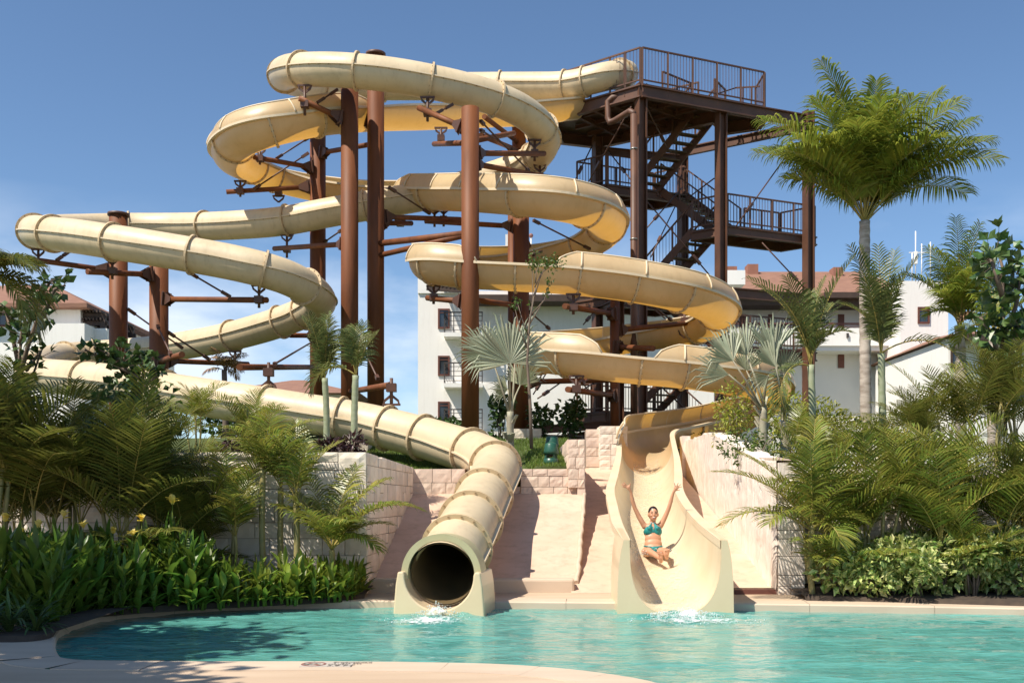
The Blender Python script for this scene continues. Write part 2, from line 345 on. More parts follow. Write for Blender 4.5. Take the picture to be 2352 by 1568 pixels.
def tube_mesh(path, i0, i1, r, n, mb, flip=False):
    base = len(mb.v)
    for i in range(i0, i1 + 1): mb.v.extend(ringpts(path.p[i], path.a[i], path.b[i], r, n))
    for i in range(i1 - i0):
        for k in range(n):
            k2 = (k + 1) % n; f = [base + i * n + k, base + i * n + k2, base + (i + 1) * n + k2, base + (i + 1) * n + k]
            mb.f.append(f[::-1] if flip else f); mb.m.append(0); mb.sm.append(True)
mb = MB(); tube_mesh(PA, 0, len(PA.p) - 1, .5, 32, mb); mb.build('tube', M['tube'], slideA)
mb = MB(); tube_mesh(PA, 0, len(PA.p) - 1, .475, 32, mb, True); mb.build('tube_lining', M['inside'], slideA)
def flange(path, i, ro, ri, th, n, mb, k0=0, k1=None, m=0):
    """ring across the slide; k0..k1 picks an arc of n segments"""
    c, t, a, b = path.p[i], path.t[i], path.a[i], path.b[i]; k1 = n if k1 is None else k1
    base = len(mb.v); closed = (k1 - k0 == n)
    ks = list(range(k0, k1 + (0 if closed else 1)))
    for k in ks:
        an = 2 * math.pi * k / n; d = a * math.cos(an) + b * math.sin(an)
        for rr, tt in ((ro, -th / 2), (ro, th / 2), (ri, th / 2), (ri, -th / 2)): mb.v.append(c + d * rr + t * tt)
    m_ = len(ks)
    for q in range(m_ if closed else m_ - 1):
        q2 = (q + 1) % m_
        for e in range(4):
            e2 = (e + 1) % 4
            mb.f.append([base + q * 4 + e, base + q * 4 + e2, base + q2 * 4 + e2, base + q2 * 4 + e]); mb.m.append(m); mb.sm.append(False)
    if not closed:
        mb.f.append([base + e for e in range(4)]); mb.f.append([base + (m_ - 1) * 4 + e for e in range(4)][::-1]); mb.m += [m, m]; mb.sm += [False, False]
# seams along both flanks
def seam(path, side, r, w, th, mb, i0=0, i1=None):
    i1 = len(path.p) - 1 if i1 is None else i1
    base = len(mb.v)
    for i in range(i0, i1 + 1):
        a = path.a[i] * side; b = path.b[i]
        for rr, hh in ((r, th / 2), (r + w, th / 2), (r + w, -th / 2), (r, -th / 2)): mb.v.append(path.p[i] + a * rr + b * hh)
    for i in range(i1 - i0):
        for e in range(4):
            e2 = (e + 1) % 4
            mb.f.append([base + i * 4 + e, base + i * 4 + e2, base + (i + 1) * 4 + e2, base + (i + 1) * 4 + e]); mb.m.append(0); mb.sm.append(False)
for sd in (1, -1):
    mb = MB(); seam(PA, sd, .488, .062, .035, mb)
    for i in range(2, len(PA.p) - 1, 2):
        mb.box(PA.p[i] + PA.a[i] * sd * .525 - PA.b[i] * .026, (.028, .028, .026), m=1, ax=(PA.t[i], PA.a[i], PA.b[i]))
    mb.build('seam', [M['lip'], M['bolt']], slideA)
fl = [PA.near(*c[:3]) for c in A]
for c, i in zip(A, fl):
    if len(c) < 4: continue
    mb = MB(); flange(PA, i, .575, .49, .055, 40, mb)
    for k in range(16):
        an = 2 * math.pi * (k + .5) / 16; d = PA.a[i] * math.cos(an) + PA.b[i] * math.sin(an)
        for sg in (-1, 1): mb.box(PA.p[i] + d * .538 + PA.t[i] * (.032 * sg), (.024, .028, .028), m=1, ax=(PA.t[i], d, PA.t[i].cross(d)))
    f = mb.build('flange', [M['flange'], M['bolt']], slideA)
# exit mouth of the tube: outer ring and two cheeks standing in the water
i = len(PA.p) - 1; C = PA.p[i]; T = Vector((PA.t[i].x, PA.t[i].y, 0)).normalized(); S = T.cross(Vector((0, 0, 1))).normalized()
mb = MB(); n = 44
for yy0, yy1, ro, ri in ((0.10, -.35, .598, .50),):
    base = len(mb.v)
    for k in range(n + 1):
        an = math.pi * k / n * 1.08 - math.pi * .04; d = S * math.cos(an) + Vector((0, 0, 1)) * math.sin(an)
        for rr, tt in ((ro, yy0), (ro, yy1), (ri, yy1), (ri, yy0)): mb.v.append(C + d * rr + T * tt)
    for q in range(n):
        for e in range(4):
            e2 = (e + 1) % 4; mb.f.append([base + q * 4 + e, base + (q + 1) * 4 + e, base + (q + 1) * 4 + e2, base + q * 4 + e2]); mb.m.append(0); mb.sm.append(False)
mb.build('mouth_ring', M['ring'], slideA)
def cheek(sd):
    mb = MB(); prof = []
    # profile in (s,z): inner edge follows the bore, outer edge nearly vertical
    inner = []
    for k in range(13):
        an = -math.pi * .0 - math.pi * .47 * k / 12; inner.append((.512 * math.cos(an), .512 * math.sin(an)))
    outer = [(.615, .03), (.645, -.15), (.67, -.45), (.69, -.78)]
    pin = [(.53, .05)] + inner + [(.0, -.53), (.0, -.78)]
    poly = pin + outer[::-1] + [(.60, .05)]
    def ring(t, sc=1, dz=0): return [C + S * (sd * p[0] * sc) + Vector((0, 0, p[1] + dz)) + T * t for p in poly]
    n_ = len(poly); r1 = ring(.26); r2 = ring(-.75)
    r0 = [q - T * 0 for q in ring(.20)]
    f = [list(range(n_))]
    vs = r1 + r2; fs = [list(range(n_)) if sd > 0 else list(range(n_))[::-1], list(range(n_, 2 * n_))[::-1] if sd > 0 else list(range(n_, 2 * n_))]
    for q in range(n_):
        q2 = (q + 1) % n_; g = [q2, q, n_ + q, n_ + q2]; fs.append(g if sd > 0 else g[::-1])
    mb.add(vs, fs); o = mb.build('mouth_cheek', M['mouth'], slideA)
    bv = o.modifiers.new('bevel', 'BEVEL'); bv.width = .03; bv.segments = 3; bv.limit_method = 'ANGLE'; bv.angle_limit = R(35)
cheek(1); cheek(-1)
# ---- open flume slide: u, v(rim centre), Y, depth, outer-wall (+1 = raised wall on path-left side, -1 right, 0 none)
B = [(1320, 236, 30.6), (1260, 243, 30.1), (1190, 249, 29.6), (1062, 252, 28.4, 1), (975, 255, 27.7), (884, 256, 27), (785, 260, 26, 2), (719, 267, 25.5, 1), (620, 288, 25, 2), (570, 304, 25.2), (538, 326, 26, 1), (530, 345, 27.0), (540, 362, 28), (575, 378, 29.1, 2), (629, 400, 30.2, 1), (712, 421, 30.5), (750, 427, 30.4), (829, 436, 30, 2), (929, 439, 28.8), (1000, 440, 27.6, 1), (1090, 441, 26.0),
     (1194, 447, 24.6, 1), (1274, 456, 24.3), (1345, 472, 24.8, 1), (1386, 494, 25.9), (1393, 515, 27.2, 2), (1378, 536, 28.5), (1340, 556, 29.4, 1), (1285, 571, 30), (1221, 584, 30.2, 2), (1130, 591, 29.6), (1060, 593, 28.2, 1), (1008, 594, 26.4), (988, 597, 25), (1000, 603, 24, 2), (1057, 611, 23.8, 1), (1184, 618, 23.6, 1), (1324, 627, 23.6, 2), (1451, 643, 23.7, 1), (1564, 666, 24, 2), (1625, 689, 24.9), (1650, 711, 26.2, 1), (1642, 729, 27.4), (1605, 745, 28.4, 2), (1530, 758, 29), (1460, 768, 29.2, 1), (1374, 780, 29.0), (1290, 790, 28.0, 1),
     (1240, 797, 26.3), (1226, 800, 24.6), (1244, 804, 23.5, 2), (1307, 811, 22.8, 2), (1467, 829, 22.5, 1), (1574, 839, 22.5, 2), (1690, 855, 22.7, 1), (1748, 870, 23.6), (1768, 890, 25, 1), (1758, 912, 26.2), (1722, 938, 26.6, 1), (1661, 958, 25.9), (1568, 976, 24.6, 1), (1522, 984, 23.4), (1496, 989, 22.6), (1484, 998, 21.6, 1), (1484, 1014, 20.5), (1487, 1048, 19.0), (1484, 1092, 17.3), (1480, 1126, 16.0), (1492, 1160, 14.8), (1514, 1200, 13.5), (1551, 1243, 11.9)]
PB = Path(B, step=.15, smooth=8)
slideB = thing('open_flume_slide', 'open cream half pipe water slide ending in a wide chute with a rider in it', 'water slide', (PB.p[-1].x, PB.p[-1].y, 0))
NB = len(PB.p); iX = PB.near(1478, 1034, 19.7)
for _i in range(iX, NB): PB.b[_i] = PB.b[_i].lerp(Vector((0, 0, 1)), min(1, (_i - iX) / 14.)).normalized()
def lerp_table(tab, x):
    for (x0, y0), (x1, y1) in zip(tab, tab[1:]):
        if x <= x1: return y0 + (y1 - y0) * max(0, min(1, (x - x0) / (x1 - x0)))
    return tab[-1][1]
def bi(u, v, Y): return PB.near(u, v, Y)
DEP = [(0, .62), (iX - 25, .65), (iX, .72), (bi(1480, 1126, 16), .72), (bi(1514, 1200, 13.5), .81), (NB - 1, 1.06)]
WID = [(0, .65), (iX - 25, .65), (iX, .62), (bi(1480, 1126, 16), .60), (bi(1492, 1160, 14.8), .60), (NB - 1, .67)]
# raised outer walls: (from, to, side); side +1 = a vector side (right of travel), -1 = left of travel
def wall_span(i0, i1, side, h): return (i0, i1, side, h)
WALLS = [(bi(785, 260, 26) - 4, bi(915, 439, 29.0), 1, .46), (bi(945, 440, 28.5), bi(1110, 614, 23.7), 1, .46),
         (bi(1270, 623, 23.6), bi(1390, 820, 22.6), 1, .46), (bi(1495, 832, 22.5), bi(1484, 1024, 20.1), 1, .44)]
def curv(i0, i1):
    s = 0
    for i in range(i0, i1): s += PB.t[i].cross(PB.t[min(i + 1, NB - 1)]).z
    return s
WALLS = [(i0, i1, (1 if curv(i0, i1) > 0 else -1), h) for i0, i1, _, h in WALLS]   # turning left -> wall on the right (a side)
def wall_h(i, side):
    for i0, i1, sd, h in WALLS:
        if sd == side and i0 <= i <= i1:
            e = min(i - i0, i1 - i) / 4.0
            return h * min(1, math.sqrt(max(0, e)) * 1.0) if e < 1 else h
    return 0
# lower trough: single skin half-ellipse; chute gets a squarer U
mb = MB(); n = 24; base = 0
for i in range(NB):
    d = lerp_table(DEP, i); wd = lerp_table(WID, i); sq = max(0, min(1, (i - iX) / (NB - 1 - iX))); ex = 1 - .28 * sq
    for k in range(n + 1):
        an = math.pi * k / n; ca, sa = math.cos(an), math.sin(an)
        x = math.copysign(abs(ca) ** ex, ca); z = -abs(sa) ** ex
        mb.v.append(PB.p[i] + PB.a[i] * (wd * x) + PB.b[i] * (d * z))
tv = mb.v
for nm, i0, i1, mt in (('trough', 0, iX - 2, 'flume'), ('chute_bed', iX - 2, NB - 1, 'chute')):
    mb = MB(); mb.v = tv[i0 * (n + 1):(i1 + 1) * (n + 1)]
    for i in range(i1 - i0):
        for k in range(n): mb.f.append([i * (n + 1) + k, i * (n + 1) + k + 1, (i + 1) * (n + 1) + k + 1, (i + 1) * (n + 1) + k]); mb.m.append(0); mb.sm.append(True)
    mb.build(nm, M[mt], slideB)
for sd in (1, -1):
    mb = MB()
    base = 0
    for i in range(NB):
        wd = lerp_table(WID, i); tk = .05 + .05 * max(0, min(1, (i - iX) / 20.)); ow = .11 + .05 * max(0, min(1, (i - iX) / 20.)) - .07 * max(0, min(1, (i - NB + 14) / 13.))
        for rr, hh in ((wd - .012, .02), (wd + ow, .02), (wd + ow, -tk), (wd - .012, -tk)): mb.v.append(PB.p[i] + PB.a[i] * (sd * rr) + PB.b[i] * hh)
    for i in range(NB - 1):
        for e in range(4):
            e2 = (e + 1) % 4; f = [i * 4 + e, i * 4 + e2, (i + 1) * 4 + e2, (i + 1) * 4 + e]
            mb.f.append(f if sd < 0 else f[::-1]); mb.m.append(0); mb.sm.append(False)
    mb.build('rim', M['lip'], slideB)
for i0, i1, sd, h in WALLS:
    mb = MB(); m_ = 7
    for i in range(i0, i1 + 1):
        wd = lerp_table(WID, i) + .055; hh = wall_h(i, sd)
        for k in range(m_ + 1):
            f = k / m_; an = f * 1.15
            mb.v.append(PB.p[i] + PB.a[i] * (sd * (wd + .04 - .62 * (1 - math.cos(an * hh / .46)) * .55)) + PB.b[i] * (hh * f + .015))
    for i in range(i1 - i0):
        for k in range(m_):
            mb.f.append([i * (m_ + 1) + k, i * (m_ + 1) + k + 1, (i + 1) * (m_ + 1) + k + 1, (i + 1) * (m_ + 1) + k]); mb.m.append(0); mb.sm.append(True)
    o = mb.build('raised_wall', M['flume'], slideB)
    # rolled top edge
    pts = [mb.v[(i + 1) * (m_ + 1) - 1] for i in range(i1 - i0 + 1)]
    e = MB(); e.sweep(pts, .028, 6); e.build('top_edge', M['lip'], o); ORI[o.name] = ORI[slideB.name]
    for i in range(i0 + 5, i1 - 3, 12):
        r = MB(); q = [mb.v[(i - i0) * (m_ + 1) + k] + PB.a[i] * (sd * .02) for k in range(m_ + 1)]
        r.sweep(q, .028, 6); r.build('stiffener', M['lip'], o)
# flanges under the trough
def trough_ring(i, mb, grow, wgrow=0, th=.05, a0=0, a1=1, m=0, n=22):
    d = lerp_table(DEP, i); wd = lerp_table(WID, i); base = len(mb.v)
    for k in range(n + 1):
        an = math.pi * (a0 + (a1 - a0) * k / n); ca, sa = math.cos(an), math.sin(an)
        for g, tt in ((grow, -th / 2), (grow, th / 2), (wgrow, th / 2), (wgrow, -th / 2)):
            mb.v.append(PB.p[i] + PB.a[i] * ((wd + g) * ca) - PB.b[i] * ((d + g) * sa) + PB.t[i] * tt)
    for q in range(n):
        for e in range(4):
            e2 = (e + 1) % 4; mb.f.append([base + q * 4 + e, base + q * 4 + e2, base + (q + 1) * 4 + e2, base + (q + 1) * 4 + e]); mb.m.append(m); mb.sm.append(False)
for c in B:
    if len(c) < 4: continue
    i = bi(*c[:3])
    mb = MB(); trough_ring(i, mb, .07, .004)
    d = lerp_table(DEP, i); wd = lerp_table(WID, i)
    for k in range(12):
        an = math.pi * (k + .5) / 12
        for sg in (-1, 1): mb.box(PB.p[i] + PB.a[i] * ((wd + .042) * math.cos(an)) - PB.b[i] * ((d + .042) * math.sin(an)) + PB.t[i] * (.03 * sg), (.03, .034, .034), m=1, ax=(PB.t[i], PB.a[i], PB.b[i]))
    mb.build('flange', [M['flange'], M['bolt']], slideB)
# end cheeks of the chute: solid sides from rim down to the water
i = NB - 1; C = PB.p[i]; T = Vector((PB.t[i].x, PB.t[i].y, 0)).normalized(); S = T.cross(Vector((0, 0, 1))).normalized()
for sd in (1, -1):
    mb = MB(); d = lerp_table(DEP, i); wd = lerp_table(WID, i); poly = []
    for k in range(15):
        an = math.pi / 2 * k / 14; ex = .72
        poly.append((wd * math.cos(an) ** ex if k < 14 else 0.0, -d * math.sin(an) ** ex))
    poly += [(0.0, -1.3), (wd + .185, -1.3), (wd + .175, -.6), (wd + .155, -.32), (wd + .125, -.12), (wd + .09, .022), (wd, .022)]
    n_ = len(poly)
    vs = [C + S * (sd * p[0]) + Vector((0, 0, p[1])) + T * .03 for p in poly]
    back = [PB.p[i - 9] + S * (sd * p[0]) + Vector((0, 0, (p[1] - .012 if 0 < q < 14 else p[1]))) - Vector((0, 0, .0)) for q, p in enumerate(poly)]
    back = [Vector((b.x, b.y, b.z if q < 15 or q > 16 else -.2)) for q, b in enumerate(back)]
    fs = [list(range(n_)) if sd > 0 else list(range(n_))[::-1]]
    for q in range(n_):
        q2 = (q + 1) % n_; g = [q2, q, n_ + q, n_ + q2]; fs.append(g if sd > 0 else g[::-1])
    mb.add(vs + back, fs); o = mb.build('mouth_cheek', M['mouth'], slideB)
# ---------------------------------------------------------------- columns with arms
GZ = lambda x, y: 0
RAD = {}
def column(label, u, vtop, Y, r, zbot, cap=False, um=None):
    x = xz(u, Y); y = Y * K; zt = HC + (1150 - vtop) / F * Y
    t = thing('slide_column', label, 'steel column', (x, y, zbot), 'rust red columns carrying the slides')
    mb = MB(); mb.tube((x, y, zbot), (x, y, zt), r, n=28); mb.build('post', M['rust'], t)
    if cap:
        mb = MB(); mb.lathe((x, y, zt), [(0, .05), (r + .05, .05), (r + .05, -.03), (r, -.03)], 28); mb.build('cap', M['steel'], t)
    RAD[t.name] = r; t['kind'] = 'thing'; return t
def arm(col, p, q, r=.085, plate=True, stub=True):
    p = at(*p); q = at(*q); o = ORI[col.name]; rad = RAD[col.name]
    if (Vector((p.x, p.y, 0)) - Vector((o.x, o.y, 0))).length < rad + .9: 
        d0 = Vector((q.x - o.x, q.y - o.y, 0)).normalized(); p = Vector((o.x, o.y, p.z)) + d0 * (rad - .03)
    mb = MB(); mb.tube(p, q, r, n=12); a = mb.build('arm', M['rust'], col)
    d = (q - p).normalized()
    if plate:
        mb = MB()
        mb.box(p + d * .10, (.05, .34, .40), ax=mb.frame(d))
        f = mb.frame(d)
        for s_ in (-.1, .1): mb.add([p + f[1] * s_ + f[2] * .26, p + f[1] * s_ - f[2] * .26, p + f[1] * s_ + d * .42 - f[2] * .07, p + f[1] * s_ + d * .42 + f[2] * .07], [(0, 1, 2, 3)])
        mb.build('bracket', M['steel'], col)
    return q
def hanger(col, u, vt, vb, Y, up=True, sc=1.0):
    a = at(u, vt, Y); b = at(u, vb, Y)
    mb = MB(); mb.tube(a, b, .042, n=8)
    fz = 1 if up else -1
    e = a if up else b
    for s_ in (-1, 1):
        mb.bar(e + Vector((0, 0, -.20 * fz)), e + Vector((.17 * s_, 0, -.06 * fz)), .04, .06)
        mb.bar(e + Vector((.17 * s_, 0, -.06 * fz)), e + Vector((.19 * s_, 0, .05 * fz)), .04, .06)
    mb.bar(e + Vector((-.22, 0, 0.03 * fz)), e + Vector((.22, 0, 0.03 * fz)), .07, .05)
    mid = a + (b - a) * (.62 if up else .38)
    mb.box(mid, (.24, .22, .20)); mb.build('hanger', M['steel'], col)
def rod(col, p, q, r=.028):
    p = at(*p); q = at(*q); mb = MB(); mb.tube(p, q, r, n=6)
    d = (q - p).normalized()
    mb.bar(p, p + d * .3, .09, .09); mb.bar(q - d * .3, q, .09, .09); mb.build('tie_rod', M['steel'], col)
c1 = column('round rust red column with a flat cap, leftmost of those behind the left loop', 272, 494, 26, .285, 1.5, cap=True)
arm(c1, (262, 622, 26), (67, 595, 25.5)); hanger(c1, 88, 575, 618, 25.6); rod(c1, (158, 578, 26), (130, 598, 25.6))
rod(c1, (293, 709, 26), (420, 800, 27))
c2 = column('rust red column under the front of the left loop, right of the capped one', 365, 580, 25.4, .29, 1.5)
arm(c2, (347, 634, 25.4), (200, 624, 23.7)); hanger(c2, 258, 592, 641, 24.2)
arm(c2, (388, 689, 25.4), (613, 689, 23.2)); hanger(c2, 595, 658, 707, 23.2); rod(c2, (433, 625, 23.3), (530, 682, 23.6))
arm(c2, (380, 826, 25.4), (570, 836, 28)); hanger(c2, 540, 809, 856, 27.8); rod(c2, (385, 762, 25.4), (482, 826, 26.6))
arm(c2, (370, 826, 25.0), (418, 814, 22)); rod(c2, (362, 748, 25.1), (393, 815, 23))
c3 = column('round red column behind the middle crossing of the two slides, left of the tall pair', 730, 297, 29, .28, 1.8)
arm(c3, (716, 389, 29), (584, 361, 27.4)); hanger(c3, 597, 342, 378, 27.5); rod(c3, (635, 364, 27.9), (712, 315, 28.8))
arm(c3, (716, 430, 29), (520, 441, 28.6)); hanger(c3, 552, 418, 452, 28.6); rod(c3, (582, 435, 28.6), (709, 351, 28.8)); hanger(c3, 640, 452, 440, 29.6)
arm(c3, (742, 355, 29), (844, 333, 27.2)); rod(c3, (745, 556, 29), (784, 529, 27.5))
arm(c3, (716, 845, 29), (550, 843, 20.6)); hanger(c3, 617, 832, 892, 20.5, up=False); rod(c3, (630, 836, 21), (717, 785, 28.6))
arm(c3, (716, 773, 29), (667, 770, 27.5))
c4 = column('front column of the tall close pair in the middle, its top under the highest loop', 803, 200, 25.25, .27, 2.2)
arm(c4, (795, 275, 25.2), (687, 226, 24.6)); hanger(c4, 700, 199, 265, 24.7); rod(c4, (729, 236, 24.8), (775, 206, 25.1))
arm(c4, (785, 556, 25.2), (630, 571, 28.3)); hanger(c4, 659, 542, 592, 28.4)
arm(c4, (815, 900, 25.2), (897, 884, 19.9), plate=False); hanger(c4, 899, 868, 926, 19.8, up=False); rod(c4, (813, 755, 25), (868, 870, 21))
c5 = column('tallest red column, its dark cap rising above the highest loop', 863, 127, 25.9, .27, 2.2, cap=True)
arm(c5, (849, 275, 25.9), (675, 251, 28.6)); hanger(c5, 703, 232, 268, 28.4); rod(c5, (755, 252, 27.2), (788, 237, 26.5))
arm(c5, (884, 495, 25.9), (1057, 504, 27.6)); hanger(c5, 1019, 478, 520, 27.9); rod(c5, (893, 430, 26), (988, 491, 27))
arm(c5, (882, 508, 25.9), (945, 513, 27.3)); hanger(c5, 919, 500, 520, 27)
arm(c5, (822, 555, 25.6), (1066, 537, 23.4), r=.1, plate=False); arm(c5, (876, 589, 25.9), (1066, 541, 23.4), plate=False)
c6 = column('right hand red column standing in front of the slides before the white hotel wall', 1080, 249, 23.3, .255, 2.6)
arm(c6, (1072, 290, 23.3), (962, 248, 24.3)); hanger(c6, 982, 226, 279, 24.3); rod(c6, (1000, 262, 24), (1040, 240, 24.3))
arm(c6, (1062, 322, 23.3), (997, 331, 27)); hanger(c6, 1013, 296, 332, 27.2)
arm(c6, (1098, 347, 23.3), (1250, 353, 26)); hanger(c6, 1228, 324, 370, 26)
arm(c6, (1098, 371, 23.3), (1280, 411, 27.6)); hanger(c6, 1240, 381, 421, 27.6); rod(c6, (1104, 278, 23.4), (1215, 393, 27))
arm(c6, (1098, 318, 23.3), (1180, 306, 27.5), plate=False)
arm(c6, (1060, 690, 23.3), (981, 684, 24.3)); hanger(c6, 996, 659, 698, 24.2)
rod(c6, (1104, 299, 23.4), (1180, 345, 26))
c7 = column('red column behind the flume coils, just right of the silver fan palm', 1197, 493, 26.5, .26, 2.6)
arm(c7, (1180, 518, 26.5), (977, 508, 27.6)); hanger(c7, 998, 479, 521, 27.8)
arm(c7, (1182, 530, 26.5), (1215, 565, 27.5), plate=False)
arm(c7, (1180, 705, 26.5), (1098, 690, 24.4)); arm(c7, (1214, 877, 26.5), (1397, 872, 26.2), r=.09)
hanger(c7, 1229, 862, 886, 24.5)
rod(c7, (1225, 506, 26.5), (1355, 572, 28)); rod(c7, (1225, 586, 26.5), (1243, 578, 28))
rod(c7, (1215, 715, 26.5), (1262, 755, 28))
c7b = column('narrow column half hidden behind the red column left of the tower', 1177, 480, 28, .16, 2.6)
c7c = column('upper stub column behind the right turn of the highest loop', 1192, 275, 30.2, .26, 10.2)
arm(c7c, (1185, 330, 30.2), (1112, 268, 27.5), plate=False); arm(c7c, (1185, 345, 30), (1104, 311, 26), plate=False)
c8 = column('short slim column beneath the lower flume coils on the right', 1412, 686, 26, .155, 2.2)
arm(c8, (1408, 722, 26), (1297, 703, 23.2)); hanger(c8, 1317, 678, 722, 23.4); rod(c8, (1348, 700, 24.5), (1372, 720, 25.8))
arm(c8, (1421, 757, 26), (1597, 740, 28.3)); hanger(c8, 1572, 762, 720, 28.3); rod(c8, (1490, 695, 26), (1542, 735, 27.8))
arm(c8, (1405, 909, 26), (1304, 894, 22.4)); hanger(c8, 1324, 866, 910, 22.5); rod(c8, (1337, 880, 23.5), (1357, 866, 24.5))
arm(c8, (1424, 798, 26), (1500, 800, 24)); arm(c8, (1424, 836, 26), (1500, 838, 23.5))
# ---------------------------------------------------------------- slide tower
def wp(u, Y, z): return Vector((xz(u, Y), Y * K, z))
ZD = 16.6
av = Vector((.918, .389, 0)).normalized(); bv_ = Vector((-.784, .62, 0)).normalized(); UP = Vector((0, 0, 1))
tower = thing('slide_tower', 'brown steel tower with top deck, zigzag stairs and railings above the right slide', 'tower', wp(1473, 29, 2.2))
def tpart(mb, name, m='tower', par=None): return mb.build(name, M[m], par or tower)
def hcol(u, Y, ztop, zbot=2.2, w=.34):
    p = wp(u, Y, 0); mb = MB()
    ax = lambda: (av, bv_b, UP)
    for s_ in (-1, 1): mb.box((p.x, p.y, (ztop + zbot) / 2) + Vector() if False else Vector((p.x, p.y, (ztop + zbot) / 2)) + av * (s_ * (w / 2 - .02)), (.04, w, ztop - zbot), ax=(av, bperp, UP))
    mb.box(Vector((p.x, p.y, (ztop + zbot) / 2)), (w - .085, .05, ztop - zbot), ax=(av, bperp, UP))
    tpart(mb, 'column')
bperp = UP.cross(av)
hcol(1472, 29.15, ZD + .02); hcol(1656, 30.25, ZD - .02); hcol(1372, 32.6, ZD - .3); hcol(1857, 31.3, ZD + .1); hcol(1568, 33.4, 16.0)
hcol(1420, 30.6, 10.0)
mb = MB(); p = wp(1456, 28.75, 0); mb.tube((p.x, p.y, 2.2), (p.x, p.y, 15.35), .125, n=14)
q = wp(1400, 29.6, 15.35); mb.sweep([(p.x, p.y, 15.3), (p.x - .02, p.y + .02, 15.42), (p.x - .12, p.y + .08, 15.5), q + Vector((.2, -.1, .15)), q + Vector((0, 0, .12)), q + Vector((-.05, .05, .3)), q + Vector((-.05, .05, .9)), q + Vector((.1, 0, 1.02)), q + Vector((.45, -.1, 1.05))], .115, 12)
tpart(mb, 'drain_pipe', 'tower')
mb = MB()
for z in (14.1, 10.9, 7.7): mb.tube((p.x, p.y, z), (p.x, p.y, z + .05), .14, n=14)
tpart(mb, 'pipe_clip', 'chrome')
N = wp(1473, 29, ZD); Rr = wp(1757, 30.7, ZD); R2 = wp(1742, 31.5, ZD); S1 = wp(1667, 31.9, ZD); S2 = wp(1640, 31.0, ZD); BL = wp(1377, 33.2, ZD); L3 = wp(1290, 32.8, ZD); Lc = wp(1264, 31, ZD)
deckpoly = [N, Rr, R2, S1, S2, BL, L3, Lc]
mb = MB(); mb.prism(deckpoly, ZD - .06, ZD); tpart(mb, 'deck_floor', 'grate')
def beam(p, q, h=.45, w=.22, name='beam', m='tower'):
    rj = random.uniform(.001, .012); w += random.uniform(-.01, .01); p = Vector(p) - UP * rj; q = Vector(q) - UP * rj; h += random.uniform(-.012, .012); mb = MB(); d, a, b = mb.frame(q - p)
    L_ = (q - p).length; c = (p + q) / 2 - UP * (h / 2)
    mb.box(c, (L_, .04, h), ax=(d, a, b))
    for s_ in (-1, 1): mb.box(c + b * (s_ * (h / 2 - .0225)), (L_, w, .045), ax=(d, a, b))
    return tpart(mb, name, m)
dz = Vector((0, 0, -.065))
for p_, q_ in ((N, Rr), (N, Lc), (S2, BL), (Lc, L3), (L3, BL), (Rr, R2), (S1, R2), (S1, S2)): beam(p_ + dz, q_ + dz)
beam(Rr + dz, wp(1850, 31.27, ZD - .065), .45)
for f in (.2, .4, .6, .8): beam(N.lerp(Lc, f) + dz * 1.2, S2.lerp(BL, f) + dz * 1.2, .22, .12, 'joist')
for f in (.25, .5, .75): beam(N.lerp(S2, f) + dz * 1.4, Lc.lerp(BL, f) + dz * 1.4, .16, .1, 'joist')
beam(wp(1568, 33.4, 16.2), wp(1850, 31.1, 16.2), .34, .18)
beam(wp(1372, 32.6, 15.9), wp(1568, 33.4, 15.9), .3, .16)
def rail(p, q, h=1.15, posts=3, gap=.13, name='railing', z0=.08, ends=True):
    p = Vector(p); q = Vector(q); rj = random.uniform(-.004, .004); d_ = (q - p).normalized(); p = p + d_ * .045 + UP * rj; q = q - d_ * .045 + UP * rj; mb = MB(); n = max(2, int((Vector((q.x - p.x, q.y - p.y, 0))).length / gap))
    mb.bar(p + UP * h, q + UP * h, .055, .055); mb.bar(p + UP * (z0 + .05), q + UP * (z0 + .05), .045, .045)
    for i in range(1, n): c = p.lerp(q, i / n); mb.bar(c + UP * (z0 + .05), c + UP * h, .016, .016)
    for i in range(posts + 1): c = p.lerp(q, i / posts); mb.bar(c - UP * .32, c + UP * (h + .004), .072, .056)
    return tpart(mb, name)
rail(N, Rr, 1.28, 5); rail(N, N.lerp(Lc, .34), 1.28, 2); rail(Rr, R2 + (R2 - Rr) * .5, 1.28, 1)
mb = MB(); a_, b_ = N.lerp(Lc, .34), Lc
for h in (1.28, .95): mb.bar(a_ + UP * h, b_ + UP * h, .055, .055)
for f in (.3, .6, .85): c = a_.lerp(b_, f); mb.bar(c, c + UP * 1.28, .06, .06)
tpart(mb, 'handrail')
rail(Lc, L3, 1.28, 2)
rail(S2 + (BL - S2) * .12, BL, 1.2, 3); rail(S1, S2, 1.2, 1); rail(wp(1520, 30.3, ZD), wp(1590, 31.2, ZD), 1.1, 2)
mb = MB(); mb.bar(wp(1645, 30.6, ZD + .4), wp(1690, 31.6, ZD + 1.15), .05); mb.bar(wp(1690, 31.6, ZD + 1.15), wp(1745, 31.5, ZD + 1.15), .05)
for f in (.3, .65): c = wp(1690, 31.6, ZD).lerp(wp(1745, 31.5, ZD), f); mb.bar(c, c + UP * 1.15, .05)
tpart(mb, 'handrail')
T1 = Vector((7.42, 39.1, 0)); RUN = 2.6
